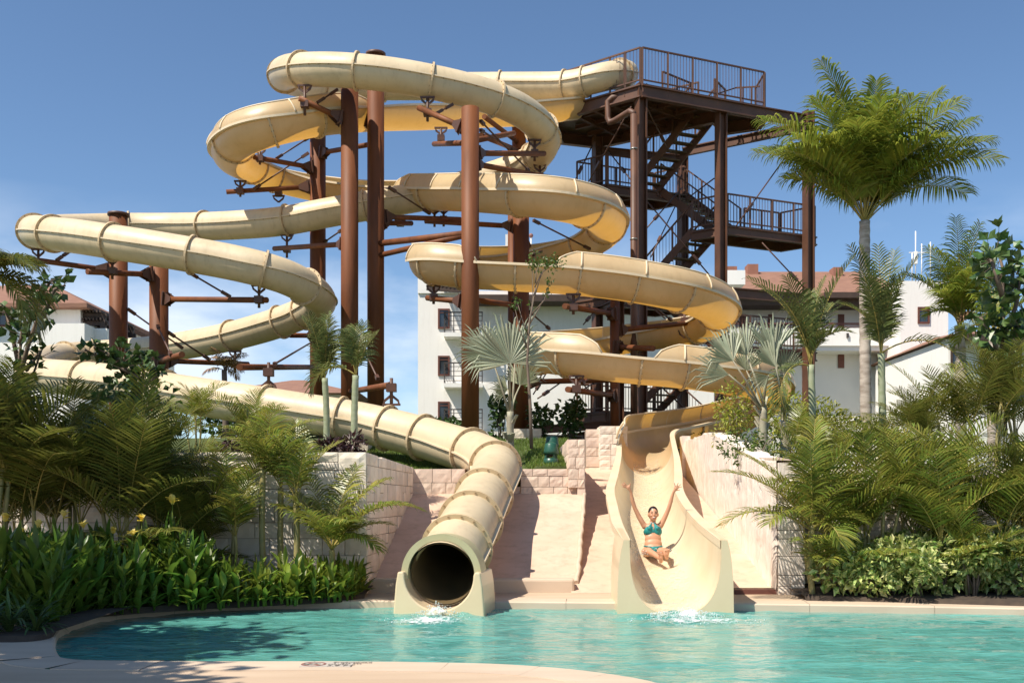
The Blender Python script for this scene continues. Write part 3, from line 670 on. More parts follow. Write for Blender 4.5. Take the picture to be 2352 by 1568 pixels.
def flight(top, zt, zb, d, W=1.05, nT=9, railh=1.05):
    """stair from top (centre of top edge) going along d"""
    st = MB(); bot = top + d * RUN
    for s_ in (-.5, .5):
        p_ = Vector((top.x, top.y, zt - .02)) + av * (W * s_); q_ = Vector((bot.x, bot.y, zb - .02)) + av * (W * s_)
        st.bar(p_, q_, .06, .27)
    o = tpart(st, 'stair')
    for i in range(nT):
        f = (i + .6) / (nT + .2); c = Vector((top.x, top.y, 0)) + d * (RUN * f); t = MB()
        t.box(Vector((c.x, c.y, zt + (zb - zt) * f)), (W - .07, .27, .05), ax=(av, UP.cross(av), UP)); t.build('tread', M['tread'], o); 
    for s_ in (-.5, .5):
        p_ = Vector((top.x, top.y, zt + .05)) + av * (W * s_); q_ = Vector((bot.x, bot.y, zb + .05)) + av * (W * s_)
        rail(p_, q_, railh, 3, .14, 'stair_railing')
Z1, Z2, Z3, Z4, Z5 = 14.2, 12.0, 9.75, 7.5, 5.2
F1 = T1 + bv_ * RUN; T2 = F1 + av * 1.2
flight(T1, ZD, Z1, bv_); flight(T2, Z1, Z2, -bv_); flight(T1, Z2, Z3, bv_); flight(T2, Z3, Z4, -bv_); flight(T1, Z4, Z5, bv_); flight(T2, Z5, 2.9, -bv_)
def landing(c0, s0, s1, t0, t1, z, rails):
    P_ = lambda s_, t_: Vector((c0.x, c0.y, z)) + av * s_ + bv_ * t_
    mb = MB(); mb.prism([P_(s0, t0), P_(s1, t0), P_(s1, t1), P_(s0, t1)], z - .05, z); tpart(mb, 'landing_floor', 'grate')
    for a_, b_ in (((s0, t0), (s1, t0)), ((s1, t0), (s1, t1)), ((s1, t1), (s0, t1)), ((s0, t1), (s0, t0))): beam(P_(*a_) - UP * .055, P_(*b_) - UP * .055, .34, .16)
    beam(P_((s0 + s1) / 2, t0) - UP * .06, P_((s0 + s1) / 2, t1) - UP * .06, .2, .1, 'joist')
    for a_, b_, n_ in rails: rail(P_(*a_), P_(*b_), 1.15, n_)
for z in (Z1, Z3, Z5):
    landing(F1, -1.75, 1.9, .02, 1.5, z, [((-1.75, .02), (-.58, .02), 2), ((-1.75, .02), (-1.75, 1.5), 2), ((-1.75, 1.5), (1.9, 1.5), 4), ((1.9, 1.5), (1.9, .02), 1)])
for z in (Z2, Z4):
    landing(T1, -.6, 3.55, -1.5, -.02, z, [((-.6, -1.5), (3.55, -1.5), 4), ((3.55, -1.5), (3.55, -.02), 1), ((3.55, -.02), (1.8, -.02), 2), ((-.6, -1.5), (-.6, -.02), 1)])
    beam(Vector((T1.x, T1.y, z - .055)) + av * 3.55 - bv_ * 1.5, wp(1850, 31.3, z - .055), .34, .16)
beam(wp(1658, 30.3, 9.65), wp(1850, 31.3, 9.65), .4, .2); beam(wp(1475, 29.2, 9.5), wp(1656, 30.2, 9.5), .34, .2)
beam(wp(1372, 32.6, 9.4), wp(1475, 29.3, 9.4), .3, .2); beam(wp(1220, 29.4, 10.0), wp(1440, 30.5, 9.6), .3, .18); beam(wp(1255, 29.4, 3.9), wp(1470, 29.6, 4.6), .3, .2); beam(wp(1225, 28.6, 4.3), wp(1430, 29.6, 4.6), .3, .2)
def trod(*uvY):
    p_, q_ = at(*uvY[:3]), at(*uvY[3:]); mb = MB(); mb.tube(p_, q_, .026, n=6)
    m_ = p_.lerp(q_, .72); d = (q_ - p_).normalized(); mb.bar(m_ - d * .22, m_ + d * .22, .10, .10); tpart(mb, 'tie_rod', 'steel')
trod(1450, 245, 29.1, 1345, 430, 31.5); trod(1484, 245, 29.3, 1535, 345, 31.5); trod(1392, 340, 32.4, 1448, 412, 30.2); trod(1360, 335, 32.5, 1322, 412, 31.5)
trod(1480, 455, 29.3, 1645, 650, 30.3); trod(1568, 430, 33, 1480, 530, 29.4); trod(1560, 455, 33, 1495, 590, 29.6); trod(1798, 370, 31.3, 1690, 520, 30.4)
trod(1750, 557, 30.8, 1850, 664, 31.3); trod(1640, 410, 30.3, 1560, 470, 33); trod(1378, 700, 32.5, 1340, 745, 31); trod(1370, 915, 32.5, 1290, 830, 31); trod(1330, 900, 30, 1380, 870, 32)
trod(1300, 870, 29.5, 1235, 915, 28); trod(1262, 845, 29.5, 1225, 905, 28); trod(1655, 690, 30.3, 1470, 800, 29.4); trod(1480, 690, 29.3, 1640, 830, 30.3); trod(1700, 890, 28, 1745, 945, 30)
# ---------------------------------------------------------------- hotel buildings
def window(par, c, w, h, nrm=(0, -1, 0), frame='wood', depth=.08):
    c = Vector(c); n_ = Vector(nrm).normalized(); s_ = n_.cross(UP); fr = MB(); t = .09 if w < 1.6 else .12
    ax = (s_, n_, UP)
    fr.box(c + UP * (h / 2 - t / 2), (w, depth * 2, t), ax=ax); fr.box(c - UP * (h / 2 - t / 2), (w, depth * 2, t), ax=ax)
    for sg in (-1, 1): fr.box(c + s_ * (sg * (w / 2 - t / 2)), (t, depth * 2, h - 2 * t), ax=ax)
    o = fr.build('window', M[frame], par)
    g = MB(); g.box(c + n_ * -.0, (w - 2 * t, .03, h - 2 * t), ax=ax); g.build('pane', M['glass'], o)
    mu = MB(); mu.box(c + UP * (h * .3) + n_ * .03, (w - 2 * t, .05, .05), ax=ax); mu.build('louvre', M[frame], o)
def balcony(par, x0, x1, y, z, d=1.0):
    mb = MB(); mb.box(((x0 + x1) / 2, y - d / 2, z - .09), (x1 - x0, d, .22)); o = mb.build('balcony', M['white'], par)
    mb = MB(); yy = y - d + .05
    for zz in (.15, .4, .65, .9): mb.bar((x0, yy, z + zz), (x1, yy, z + zz), .03, .03); mb.bar((x0 + .03, y, z + zz), (x0 + .03, yy, z + zz), .03, .03)
    mb.bar((x0, yy, z + 1.1), (x1, yy, z + 1.1), .09, .06); mb.bar((x0 + .03, y, z + 1.1), (x0 + .03, yy, z + 1.1), .07, .06)
    k = int((x1 - x0) / .55) + 1
    for i in range(k + 1): xx = x0 + .03 + (x1 - x0 - .06) * i / k; mb.bar((xx, yy, z), (xx, yy, z + 1.1), .05, .05)
    mb.build('balcony_railing', M['rail'], o)
def bz(v, Y): return HC + (1150 - v) / F * Y
YB = 44.0
h1 = thing('hotel_block', 'tall white hotel wall with two red framed windows and railed balconies behind the slides', 'building', (xz(1200, YB), YB * K, 2))
x0, x1 = xz(960, YB), xz(1640, YB); yb = YB * K
mb = MB(); mb.box(((x0 + x1) / 2, yb + 6, (bz(668, YB) + 1) / 2), (x1 - x0, 12, bz(668, YB) - 1)); mb.build('wall', M['white'], h1)
mb = MB(); mb.box((xz(1010, YB), yb + 4, bz(655, YB)), (xz(1060, YB) - x0, 8.2, .9)); mb.build('parapet', M['white'], h1)
for vv in (732, 840, 945): window(h1, (xz(1019.5, YB), yb, bz(vv, YB)), 27 / F * YB, 46 / F * YB)
for vv in (771, 885, 990): balcony(h1, xz(1022, YB), xz(1110, YB), yb, bz(vv, YB))
mb = MB(); ze = bz(690, YB)
for i in range(7): xx = xz(1000 + i * 9, YB); mb.bar((xx, yb - 1.6, ze + .5 - i * .03), (xx + .5, yb + .2, ze + .9), .12, .16)
mb.bar((xz(985, YB), yb - 1.5, ze + .35), (xz(1075, YB), yb - 1.5, ze + .2), .16, .2); mb.build('pergola', M['eave'], h1)
mb = MB(); mb.box((xz(1290, YB), yb - .7, bz(696, YB)), (xz(1480, YB) - xz(1085, YB), 1.5, .35)); mb.build('eave', M['eave'], h1)
mb = MB(); a0, a1, ya, yc = xz(1080, YB), xz(1650, YB), yb - 1.3, yb + 12; zr = bz(690, YB)
mb.add([V(a0, ya, zr), V(a1, ya, zr), V(a1, yc, zr), V(a0, yc, zr), V(a0 + 4, (ya + yc) / 2, zr + .8), V(a1 - 4, (ya + yc) / 2, zr + .8)], [(0, 1, 5, 4), (1, 2, 5), (2, 3, 4, 5), (3, 0, 4), (3, 2, 1, 0)]); mb.build('roof', M['roof'], h1)
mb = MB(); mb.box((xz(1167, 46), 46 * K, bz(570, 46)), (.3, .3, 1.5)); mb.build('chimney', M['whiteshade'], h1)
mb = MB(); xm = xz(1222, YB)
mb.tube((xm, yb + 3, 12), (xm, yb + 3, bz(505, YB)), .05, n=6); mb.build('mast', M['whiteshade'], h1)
mb = MB(); mb.ball((xm, yb + 3, bz(508, YB)), .13); mb.build('beacon', M['redink'], h1)
# right building with the tiled roof
YR = 48.0; yr = YR * K
h2 = thing('hotel_wing', 'white hotel wing with a brown tiled roof and a long balcony behind the tower', 'building', (xz(1900, YR), yr, 2))
xa, xb = xz(1600, YR), xz(2070, YR)
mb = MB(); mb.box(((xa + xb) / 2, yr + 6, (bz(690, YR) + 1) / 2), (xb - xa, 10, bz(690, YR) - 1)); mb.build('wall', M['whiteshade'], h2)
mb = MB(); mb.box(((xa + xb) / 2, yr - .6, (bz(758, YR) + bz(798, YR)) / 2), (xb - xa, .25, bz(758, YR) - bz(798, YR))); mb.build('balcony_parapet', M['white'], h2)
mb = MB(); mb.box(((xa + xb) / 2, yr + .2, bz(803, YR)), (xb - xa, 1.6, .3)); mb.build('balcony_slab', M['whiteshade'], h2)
mb = MB(); mb.box(((xa + xb) / 2, yr + .05, bz(696, YR)), (xb - xa, 1.6, .5)); mb.build('soffit_beam', M['eave'], h2)
mb = MB(); zz = bz(747, YR); mb.bar((xa, yr - .6, zz), (xb, yr - .6, zz), .08, .08)
for f in (.35, .7): mb.bar((xa, yr - .6, bz(758, YR) + (zz - bz(758, YR)) * f), (xb, yr - .6, bz(758, YR) + (zz - bz(758, YR)) * f), .03, .03)
mb.build('balcony_railing', M['wood'], h2)
for uu, ww in ((1944, 14), (1844, 12), (2046, 14), (1780, 12), (1715, 14)):
    mb = MB(); mb.box((xz(uu, YR), yr + .98, bz(737, YR)), (ww / F * YR, .12, 44 / F * YR)); mb.build('door', M['wood'], h2)
for uu in (1944, 2035, 1860): mb = MB(); mb.box((xz(uu, YR), yr + .98, bz(822, YR)), (14 / F * YR, .12, 36 / F * YR)); mb.build('door', M['wood'], h2)
for uu in (1937, 2064): mb = MB(); mb.box((xz(uu, YR), yr - .76, bz(775, YR)), (.12, .14, .26)); mb.build('wall_lamp', M['rail'], h2)
mb = MB(); e0, e1 = xz(1640, YR), xz(2078, YR); ya = yr - 1.2; yc = yr + 12; ym = (ya + yc) / 2; ze = bz(682, YR); Yt = ym / K; zt = bz(624, Yt)
rr = [V(e0, ya, ze), V(e1, ya, ze), V(e1, yc, ze), V(e0, yc, ze), V(xz(1685, Yt), ym, zt), V(xz(1985, Yt), ym, zt)]
mb.add(rr + [q - UP * .18 for q in rr[:4]], [(0, 1, 5, 4), (1, 2, 5), (2, 3, 4, 5), (3, 0, 4), (6, 7, 1, 0), (7, 8, 2, 1), (9, 6, 0, 3), (9, 8, 7, 6)]); rf = mb.build('roof', M['roof'], h2)
for (uu, vv, ww, hh, Yc) in ((1678, 630, 23, 30, 53), (1726, 627, 24, 34, 52), (1920, 635, 21, 36, 51.5), (1966, 652, 15, 24, 50.5)):
    mb = MB(); mb.box((xz(uu, Yc), Yc * K, bz(vv, Yc)), (ww / F * Yc, .9, hh / F * Yc)); c = mb.build('chimney', M['chimney'], rf)
mb = MB(); mb.box((xz(1683, 46), 46 * K, bz(643, 46)), (1.1, 1.4, .8)); mb.build('parapet', M['white'], h2)
mb = MB(); mb.box((xz(1983, YR), yr - 1.15, bz(687, YR)), (xz(2078, YR) - xz(1868, YR), .25, .32)); mb.build('eave', M['eave'], h2)
# white stair tower
YS = 46.0; ys = YS * K
h3 = thing('hotel_stair_block', 'plain white block with two small red framed windows, right of the tiled roof', 'building', (xz(2120, YS), ys, 2))
mb = MB(); xa, xb = xz(2068, YS), xz(2178, YS); mb.box(((xa + xb) / 2, ys + 5, (bz(645, YS) + 1) / 2), (xb - xa, 10, bz(645, YS) - 1)); mb.build('wall', M['white'], h3)
window(h3, (xz(2121, YS), ys, bz(724, YS)), 27 / F * YS, 38 / F * YS); window(h3, (xz(2121, YS), ys, bz(815, YS)), 27 / F * YS, 38 / F * YS)
window(h3, (xz(2125, YS), ys, bz(905, YS)), 27 / F * YS, 38 / F * YS)
# aerials
tA = thing('aerial_mast', 'group of thin white aerials rising behind the plain white block', 'aerial', (xz(2103, 52), 52 * K, 10))
for uu, v0, v1 in ((2103, 531, 620), (2117, 560, 620), (2095, 580, 620), (2137, 556, 620)):
    mb = MB(); mb.tube((xz(uu, 52), 52 * K, bz(v1 + 30, 52)), (xz(uu, 52), 52 * K, bz(v0, 52)), .035, n=6); mb.build('mast', M['white'], tA)
mb = MB(); mb.bar((xz(2088, 52), 52 * K, bz(580, 52)), (xz(2130, 52), 52 * K, bz(580, 52)), .05, .05); mb.box((xz(2103, 52), 52 * K, bz(592, 52)), (.18, .18, .8)); mb.build('antenna_panel', M['white'], tA)
# far right low wing
YQ = 40.0; yq = YQ * K
h4 = thing('hotel_low_wing', 'low white wing with a brown roof at the far right behind the palms', 'building', (xz(2300, YQ), yq, 2))
xa, xb = xz(2178, YQ), xz(2520, YQ); mb = MB(); mb.box(((xa + xb) / 2, yq + 5, (bz(778, YQ) + 1) / 2), (xb - xa, 10, bz(778, YQ) - 1)); mb.build('wall', M['white'], h4)
mb = MB(); ze = bz(774, YQ); ya = yq - 1; yc = yq + 11; ym = (ya + yc) / 2
mb.add([V(xa - .2, ya, ze), V(xb + 1, ya, ze), V(xb + 1, yc, ze), V(xa - .2, yc, ze), V(xa + 1.5, ym, ze + .8), V(xb - 3, ym, ze + 1.2)], [(0, 1, 5, 4), (1, 2, 5), (2, 3, 4, 5), (3, 0, 4), (3, 2, 1, 0)]); mb.build('roof', M['roof'], h4)
mb = MB(); mb.box(((xa + xb) / 2, ya + .05, ze - .16), (xb - xa, .2, .3)); mb.build('eave', M['eave'], h4)
window(h4, (xz(2332, YQ), yq, bz(812, YQ)), 28 / F * YQ, 36 / F * YQ); window(h4, (xz(2200, YQ), yq, bz(822, YQ)), 34 / F * YQ, 50 / F * YQ, frame='eave'); window(h4, (xz(2340, YQ), yq, bz(900, YQ)), 34 / F * YQ, 50 / F * YQ)
# left building
YL = 40.0; yl = YL * K
h5 = thing('hotel_left_wing', 'white hotel wing with brown eaves and a dark pergola at the left edge', 'building', (xz(100, YL), yl, 2))
xa, xb = xz(-250, YL), xz(185, YL); mb = MB(); mb.box(((xa + xb) / 2, yl + 5, (bz(702, YL) + 1) / 2), (xb - xa, 10, bz(702, YL) - 1)); mb.build('wall', M['white'], h5)
mb = MB(); mb.box((xz(165, YL), yl - .6, (bz(752, YL) + 1) / 2), (xz(246, YL) - xz(141, YL), 1.2, bz(752, YL) - 1)); mb.build('terrace_wall', M['white'], h5)
mb = MB(); mb.box((xz(215, YL), yl + 5, (bz(754, YL) + 1) / 2), (xz(246, YL) - xz(185, YL), 10, bz(754, YL) - 1)); mb.build('terrace', M['white'], h5)
mb = MB(); ze = bz(702, YL); ya = yl - .7; yc = yl + 11; ym = (ya + yc) / 2; rb = xz(213, YL)
mb.add([V(xa, ya, ze), V(rb, ya, ze), V(rb, yc, ze), V(xa, yc, ze), V(xa + 3, ym, ze + 2.1), V(rb - 4.2, ym, ze + 2.1), V(xa, ya, ze - .2), V(rb, ya, ze - .2), V(rb, yc, ze - .2)], [(0, 1, 5, 4), (1, 2, 5), (2, 3, 4, 5), (3, 0, 4), (6, 7, 1, 0), (7, 8, 2, 1), (8, 7, 6)]); mb.build('roof', M['roof'], h5)
mb = MB(); xc = xz(232, YL)
for yy in (yl + .3, yl + 4): mb.box((xc, yy, (bz(754, YL) + bz(724, YL)) / 2), (.25, .25, bz(724, YL) - bz(754, YL)))
for zz, x_e in ((bz(722, YL), 240), (bz(740, YL), 243)):
    for yy in (yl + .3, yl + 2, yl + 4): mb.bar((xz(185, YL), yy, zz), (xz(x_e, YL), yy, zz), .12, .2)
    for i in range(6): xx = xz(190 + i * 8, YL); mb.bar((xx, yl, zz + .17), (xx, yl + 4.4, zz + .17), .08, .12)
mb.build('pergola', M['eave'], h5)
window(h5, (xz(7, YL), yl, bz(733, YL)), 24 / F * YL, 34 / F * YL)
h6 = thing('far_villa', 'far low villa with a wide brown hip roof glimpsed under the long tube', 'building', (xz(680, 60), 60 * K, 2))
mb = MB(); Yv = 60; xa, xb = xz(500, Yv), xz(800, Yv); ze = bz(905, Yv); ya = Yv * K; yc = ya + 14
mb.add([V(xa - 1, ya - 1, ze), V(xb + 1, ya - 1, ze), V(xb + 1, yc, ze), V(xa - 1, yc, ze), V(xz(625, Yv), (ya + yc) / 2, bz(847, Yv)), V(xz(655, Yv), (ya + yc) / 2, bz(847, Yv))], [(0, 1, 5, 4), (1, 2, 5), (2, 3, 4, 5), (3, 0, 4), (3, 2, 1, 0)]); mb.build('roof', M['roof'], h6)
mb = MB(); mb.box(((xa + xb) / 2, ya + 6, (ze + .5) / 2), (xb - xa, 11, ze - .5)); mb.build('wall', M['white'], h6)
window(h6, (xz(565, Yv), ya + .5, bz(972, Yv)), .8, 1.4); window(h6, (xz(840 - 100, Yv), ya + .5, bz(950, Yv)), 1.2, 1.4)
# ---------------------------------------------------------------- ground, pool, deck
WL, WM, WR, WRR = 13.6 * K, 17.75 * K, 22.2 * K, 13.45 * K
def sstep(a, b, x): t = max(0, min(1, (x - a) / (b - a))); return t * t * (3 - 2 * t)
def gh(x, y):
    Y = y / K
    if x < -2.5: line = WL + .3
    elif x < 1.55: line = WM + .25
    elif x < 4.76: line = WR + .25
    else: line = WRR + .9
    if y < line: return -.45
    if x < -4.5: return 2.25 + 1.0 * sstep(14.5, 21, Y)
    if x < -2.5: return max(2.25 + .2 * sstep(14.5, 18, Y), 2.02 + 1.33 * max(0, min(1, (Y - 17.8) / 4.7)))
    if x < 1.55: b0 = 2.02 + .36 * sstep(.25, .55, x); return b0 + (3.35 - b0) * max(0, min(1, (Y - 17.8) / 4.7))
    if x < 4.76: return 2.35 + .2 * sstep(24, 30, Y)
    return 2.15 + .5 * sstep(15, 24, Y)
def grid_axis(a, b, st, far):
    v = []; t = a
    while t < b: v.append(t); t += st
    return [-far, -60, -25] + v + [b, b + 15, 80, far] if a < 0 else [-far, -10] + v + [b, b + 20, 120, far]
gx = grid_axis(-14, 16, .35, 900); gy = grid_axis(3, 36, .35, 900)
for e in (-2.51, -2.49, 1.545, 1.555, 4.755, 4.765): gx.append(e)
for e in (WL + .3, WM + .25, WR + .25, WRR + .9): gy += [e - .01, e + .01]
gx.sort(); gy.sort()
mb = MB(); nx = len(gx)
mb.v = [Vector((x, y, gh(x, y))) for y in gy for x in gx]
for j in range(len(gy) - 1):
    for i in range(nx - 1): mb.f.append([j * nx + i, j * nx + i + 1, (j + 1) * nx + i + 1, (j + 1) * nx + i])
mb.m = [0] * len(mb.f); mb.sm = [False] * len(mb.f)
tag(mb.build('ground', M['turf']), kind='structure')
def wxy(u, v, z=0):
    Y = (HC - z) * F / (v - 1150); return Vector((xz(u, Y), Y * K))
# pool outline, seen points on the water
far_px = [(2352, 1413), (2100, 1408), (1900, 1404.5), (1700, 1402), (1500, 1400), (1300, 1398), (1100, 1396.5), (900, 1395), (780, 1395.5), (640, 1398), (467, 1405), (360, 1413), (267, 1423), (210, 1434), (167, 1447), (138, 1464), (128, 1482)]
near_px = [(133, 1497), (150, 1508.5), (200, 1513.5), (300, 1515), (500, 1516), (780, 1516.5), (1000, 1519), (1150, 1523), (1300, 1533), (1400, 1545), (1470, 1556), (1530, 1570)]
far = [wxy(*p) for p in far_px]; near = [wxy(p[0], p[1], .11) for p in near_px]
e0 = far[0]; end = near[-1]
outline = [Vector((e0.x + 6, e0.y - 1.6)), Vector((e0.x + 2.5, e0.y - .45))] + far + near + [Vector((end.x + .5, end.y - .8)), Vector((end.x + 1.6, end.y - 2.2)), Vector((e0.x + 6, end.y - 2.6))]
def cr2(pts, per=5):
    q = [Vector((p.x, p.y, 0)) for p in pts]; return [Vector((c.x, c.y)) for c in catmull(q, per)]
outline = cr2(outline)
def offset(poly, d):
    out = []; n = len(poly)
    for i in range(n):
        p0, p1 = poly[max(i - 1, 0)], poly[min(i + 1, n - 1)]; t = (p1 - p0).normalized(); out.append(poly[i] + Vector((t.y, -t.x)) * d)
    return out
# water sheet with modelled ripples
from mathutils import noise as mn
import bisect
mb = MB(); xs0, ys0 = -6.5, 6.0
def wave(x, y):
    p = Vector((x * .8, y * 1.7, 0)); a = mn.noise(p * 1.1) * .022 + mn.noise(p * 2.9 + Vector((5, 3, 0))) * .013 + mn.noise(p * 6.0 + Vector((9, 1, 0))) * .005
    for cx, cy, am in ((xz(1010, 11.7), 11.6 * K, .045), (xz(1560, 11.7), 11.55 * K, .05)):
        d2 = (x - cx) ** 2 + ((y - cy) * 1.2) ** 2; a += am * math.exp(-d2 / 1.3) * mn.noise(p * 4.5 + Vector((2, 7, 1))) * 1.6
    return a
mb = MB(); W0, W1, D0, D1, st = -8.2, 16, 5.2, 16.3, .085
nxx = int((W1 - W0) / st) + 1; nyy = int((D1 - D0) / st) + 1
for j in range(nyy):
    for i in range(nxx):
        x, y = W0 + i * st, D0 + j * st; mb.v.append(Vector((x, y, wave(x, y) if x < 11 else 0)))
for j in range(nyy - 1):
    for i in range(nxx - 1): mb.f.append([j * nxx + i, j * nxx + i + 1, (j + 1) * nxx + i + 1, (j + 1) * nxx + i])
mb.m = [0] * len(mb.f); mb.sm = [True] * len(mb.f)
tag(mb.build('water', M['water']), kind='structure')
def strip(poly, d0, d1, z0, z1, mb, zi=None):
    """ring between offsets d0..d1 of an open polyline: top at z1, inner wall down to z0"""
    a = offset(poly, d0); b = offset(poly, d1); n = len(poly)
    vs = [Vector((p.x, p.y, z0)) for p in a] + [Vector((p.x, p.y, z1 - .02)) for p in a] + [Vector((p.x, p.y, z1)) for p in offset(poly, d0 + (.03 if d1 > d0 else -.03))] + [Vector((p.x, p.y, z1)) for p in b] + [Vector((p.x, p.y, z0)) for p in b]
    fs = []
    for i in range(n - 1):
        for k in range(4): fs.append([k * n + i, k * n + i + 1, (k + 1) * n + i + 1, (k + 1) * n + i])
    mb.add(vs, fs)
mbc = MB(); ol = outline[:]
cen = Vector((1.5, 11.5)); sgn = 1
tst = offset(ol, .5)
if (tst[len(ol) // 4] - cen).length < (ol[len(ol) // 4] - cen).length: sgn = -1

for _k in range(0, len(ol) - 1, 7):
    seg = [p.copy() for p in ol[_k:_k + 8]]
    if len(seg) < 2: continue
    seg[0] = seg[0] + (seg[1] - seg[0]).normalized() * .0025; seg[-1] = seg[-1] + (seg[-2] - seg[-1]).normalized() * .0025
    rr_ = random.uniform(-.001, .001); strip(seg, 0, sgn * .55, -.5, .11 + rr_, mbc)
tag(mbc.build('pool_coping', M['coping']), kind='structure')
import bmesh
outer = offset(ol, sgn * .545)
fo = outer
def holed(name, rect, loops, z, m):
    bm = bmesh.new()
    for lp in [rect] + loops:
        vv = [bm.verts.new((p[0], p[1], z)) for p in lp]
        for i in range(len(vv)): bm.edges.new((vv[i], vv[(i + 1) % len(vv)]))
    bmesh.ops.triangle_fill(bm, use_beauty=True, edges=bm.edges[:])
    bmesh.ops.recalc_face_normals(bm, faces=bm.faces[:])
    for f in bm.faces:
        if f.normal.z < 0: f.normal_flip()
    me = bpy.data.meshes.new(name); bm.to_mesh(me); bm.free(); me.materials.append(m); o = bpy.data.objects.new(name, me); COL.objects.link(o); ORI[o.name] = Vector((0, 0, 0)); return tag(o, kind='structure')
clean = []
for p in outer:
    if not clean or (p - clean[-1]).length > .05: clean.append(p)
holed('pool_deck', [(-24, -4), (26, -4), (26, 13.95 * K), (-24, 13.95 * K)], [[(p.x, p.y) for p in clean]], .104, M['deck'])
def bed(name, px, yback):
    pts = cr2([wxy(u, v, .12) for u, v in px], 4); n = len(pts); mb = MB()
    vs = [Vector((p.x, p.y, .09)) for p in pts] + [Vector((p.x, p.y + .12, .17)) for p in pts] + [Vector((p.x, max(yback, p.y + .4), .28)) for p in pts]
    fs = []
    for i in range(n - 1): fs += [[i, i + 1, n + i + 1, n + i], [n + i, n + i + 1, 2 * n + i + 1, 2 * n + i]]
    mb.add(vs, fs); o = mb.build(name, M['soil']); tag(o, kind='structure')
    bmx = bmesh.new(); bmx.from_mesh(o.data); bmesh.ops.recalc_face_normals(bmx, faces=bmx.faces[:]); bmx.to_mesh(o.data); bmx.free()
bed('soil_bed_near_cannas', [(-420, 1470), (-100, 1472), (60, 1472), (112, 1464), (120, 1440), (150, 1424), (233, 1411), (400, 1398), (600, 1387), (780, 1378), (836, 1373)], 14.2 * K)
bed('soil_bed_near_shrubs', [(1853, 1377), (1950, 1379), (2100, 1383), (2352, 1390), (2700, 1400), (3300, 1420)], 14.4 * K)
# ramps
def ramp(name, x0a, x1a, y0, z0, x0b, x1b, y1, z1, th=.4):
    mb = MB(); vs = [V(x0a, y0, z0), V(x1a, y0, z0), V(x1b, y1, z1), V(x0b, y1, z1)]; vs += [V(v.x, v.y, v.z - th) for v in vs]
    mb.add(vs, [(0, 1, 2, 3), (7, 6, 5, 4), (0, 4, 5, 1), (1, 5, 6, 2), (2, 6, 7, 3), (3, 7, 4, 0)]); return tag(mb.build(name, M['ramp']), kind='structure')
Y0 = 13.9; z0 = bz(1341, 13.9)
ramp('concrete_ramp', -2.55, xz(1325, Y0), Y0 * K, z0, -2.35, xz(1341, 17.8), 17.8 * K, bz(1129, 17.8), 1.2)
ramp('concrete_ramp_beside', xz(1322, Y0) - .1, 4.5, 13.5 * K, .112, 1.3, 4.5, 22.15 * K, bz(1075, 22.15), .5)
# curb at ramp foot
mb = MB(); mb.box(((-2.5 + xz(1318, 13.75)) / 2, 13.72 * K, .20), (xz(1318, 13.75) + 2.5, .34, .28)); o = mb.build('kerb', M['coping']); tag(o, kind='structure')
bvm = o.modifiers.new('bevel', 'BEVEL'); bvm.width = .04; bvm.segments = 2
# ---------------------------------------------------------------- stone walls
def ashlar(mb, O, ud, nd_, width, topf, z0, course=(.26, .36), seed=1, wmin=.28, wmax=.72, depth=.16, rough=.007, J=.005, pv=.016, bl=.008):
    """split-faced blocks on a vertical plane: O at the foot, ud along, nd_ outwards; topf(s) gives the height of the top edge"""
    rnd = random.Random(seed); ud = Vector(ud).normalized(); nd_ = Vector(nd_).normalized(); z = z0; O = Vector(O)
    zmax = max(topf(width * k / 20) for k in range(21))
    def block(s0, s1, za, zb):
        if topf((s0 + s1) / 2) - za < .06: return
        nu, nv = 4, 3; pr = rnd.uniform(0, pv); base = len(mb.v); 
        def P_(fu, fv, out):
            s_ = s0 + J + (s1 - s0 - 2 * J) * fu; zt_ = min(zb, topf(s_)) ; zz = za + J + (zt_ - za - 2 * J) * fv
            return Vector((O.x, O.y, 0)) + ud * s_ + nd_ * out + UP * zz
        vs = []
        for j in range(nv + 1):
            for i in range(nu + 1):
                ed = i in (0, nu) or j in (0, nv); out = pr + (0 if ed else bl + rnd.uniform(-1, 1) * rough); vs.append(P_(i / nu, j / nv, out))
        fs = [[j * (nu + 1) + i, j * (nu + 1) + i + 1, (j + 1) * (nu + 1) + i + 1, (j + 1) * (nu + 1) + i] for j in range(nv) for i in range(nu)]
        b4 = len(vs); vs += [P_(0, 0, -depth), P_(1, 0, -depth), P_(1, 1, -depth), P_(0, 1, -depth)]
        fs.append([b4, b4 + 1] + list(range(nu, -1, -1))); fs.append(list(range(nv * (nu + 1), (nv + 1) * (nu + 1))) + [b4 + 2, b4 + 3])
        fs.append([b4 + 3, b4] + [j * (nu + 1) for j in range(nv + 1)]); fs.append([b4 + 1, b4 + 2] + [j * (nu + 1) + nu for j in range(nv, -1, -1)])
        flip = ud.cross(UP).dot(nd_) < 0
        mb.add(vs, [f[::-1] for f in fs] if flip else fs)
    while z < zmax - .05:
        h = rnd.uniform(*course); zb = z + h
        if zmax - zb < .14: zb = zmax + .01
        s_ = 0
        while s_ < width - .02:
            w_ = rnd.uniform(wmin, wmax); e = s_ + w_
            if width - e < wmin * .6: e = width
            if rnd.random() < .28 and h > .29:
                zm = z + h * rnd.uniform(.4, .6); block(s_, e, z, zm); block(s_, e, zm, zb)
            else: block(s_, e, z, zb)
            s_ = e
        z = zb
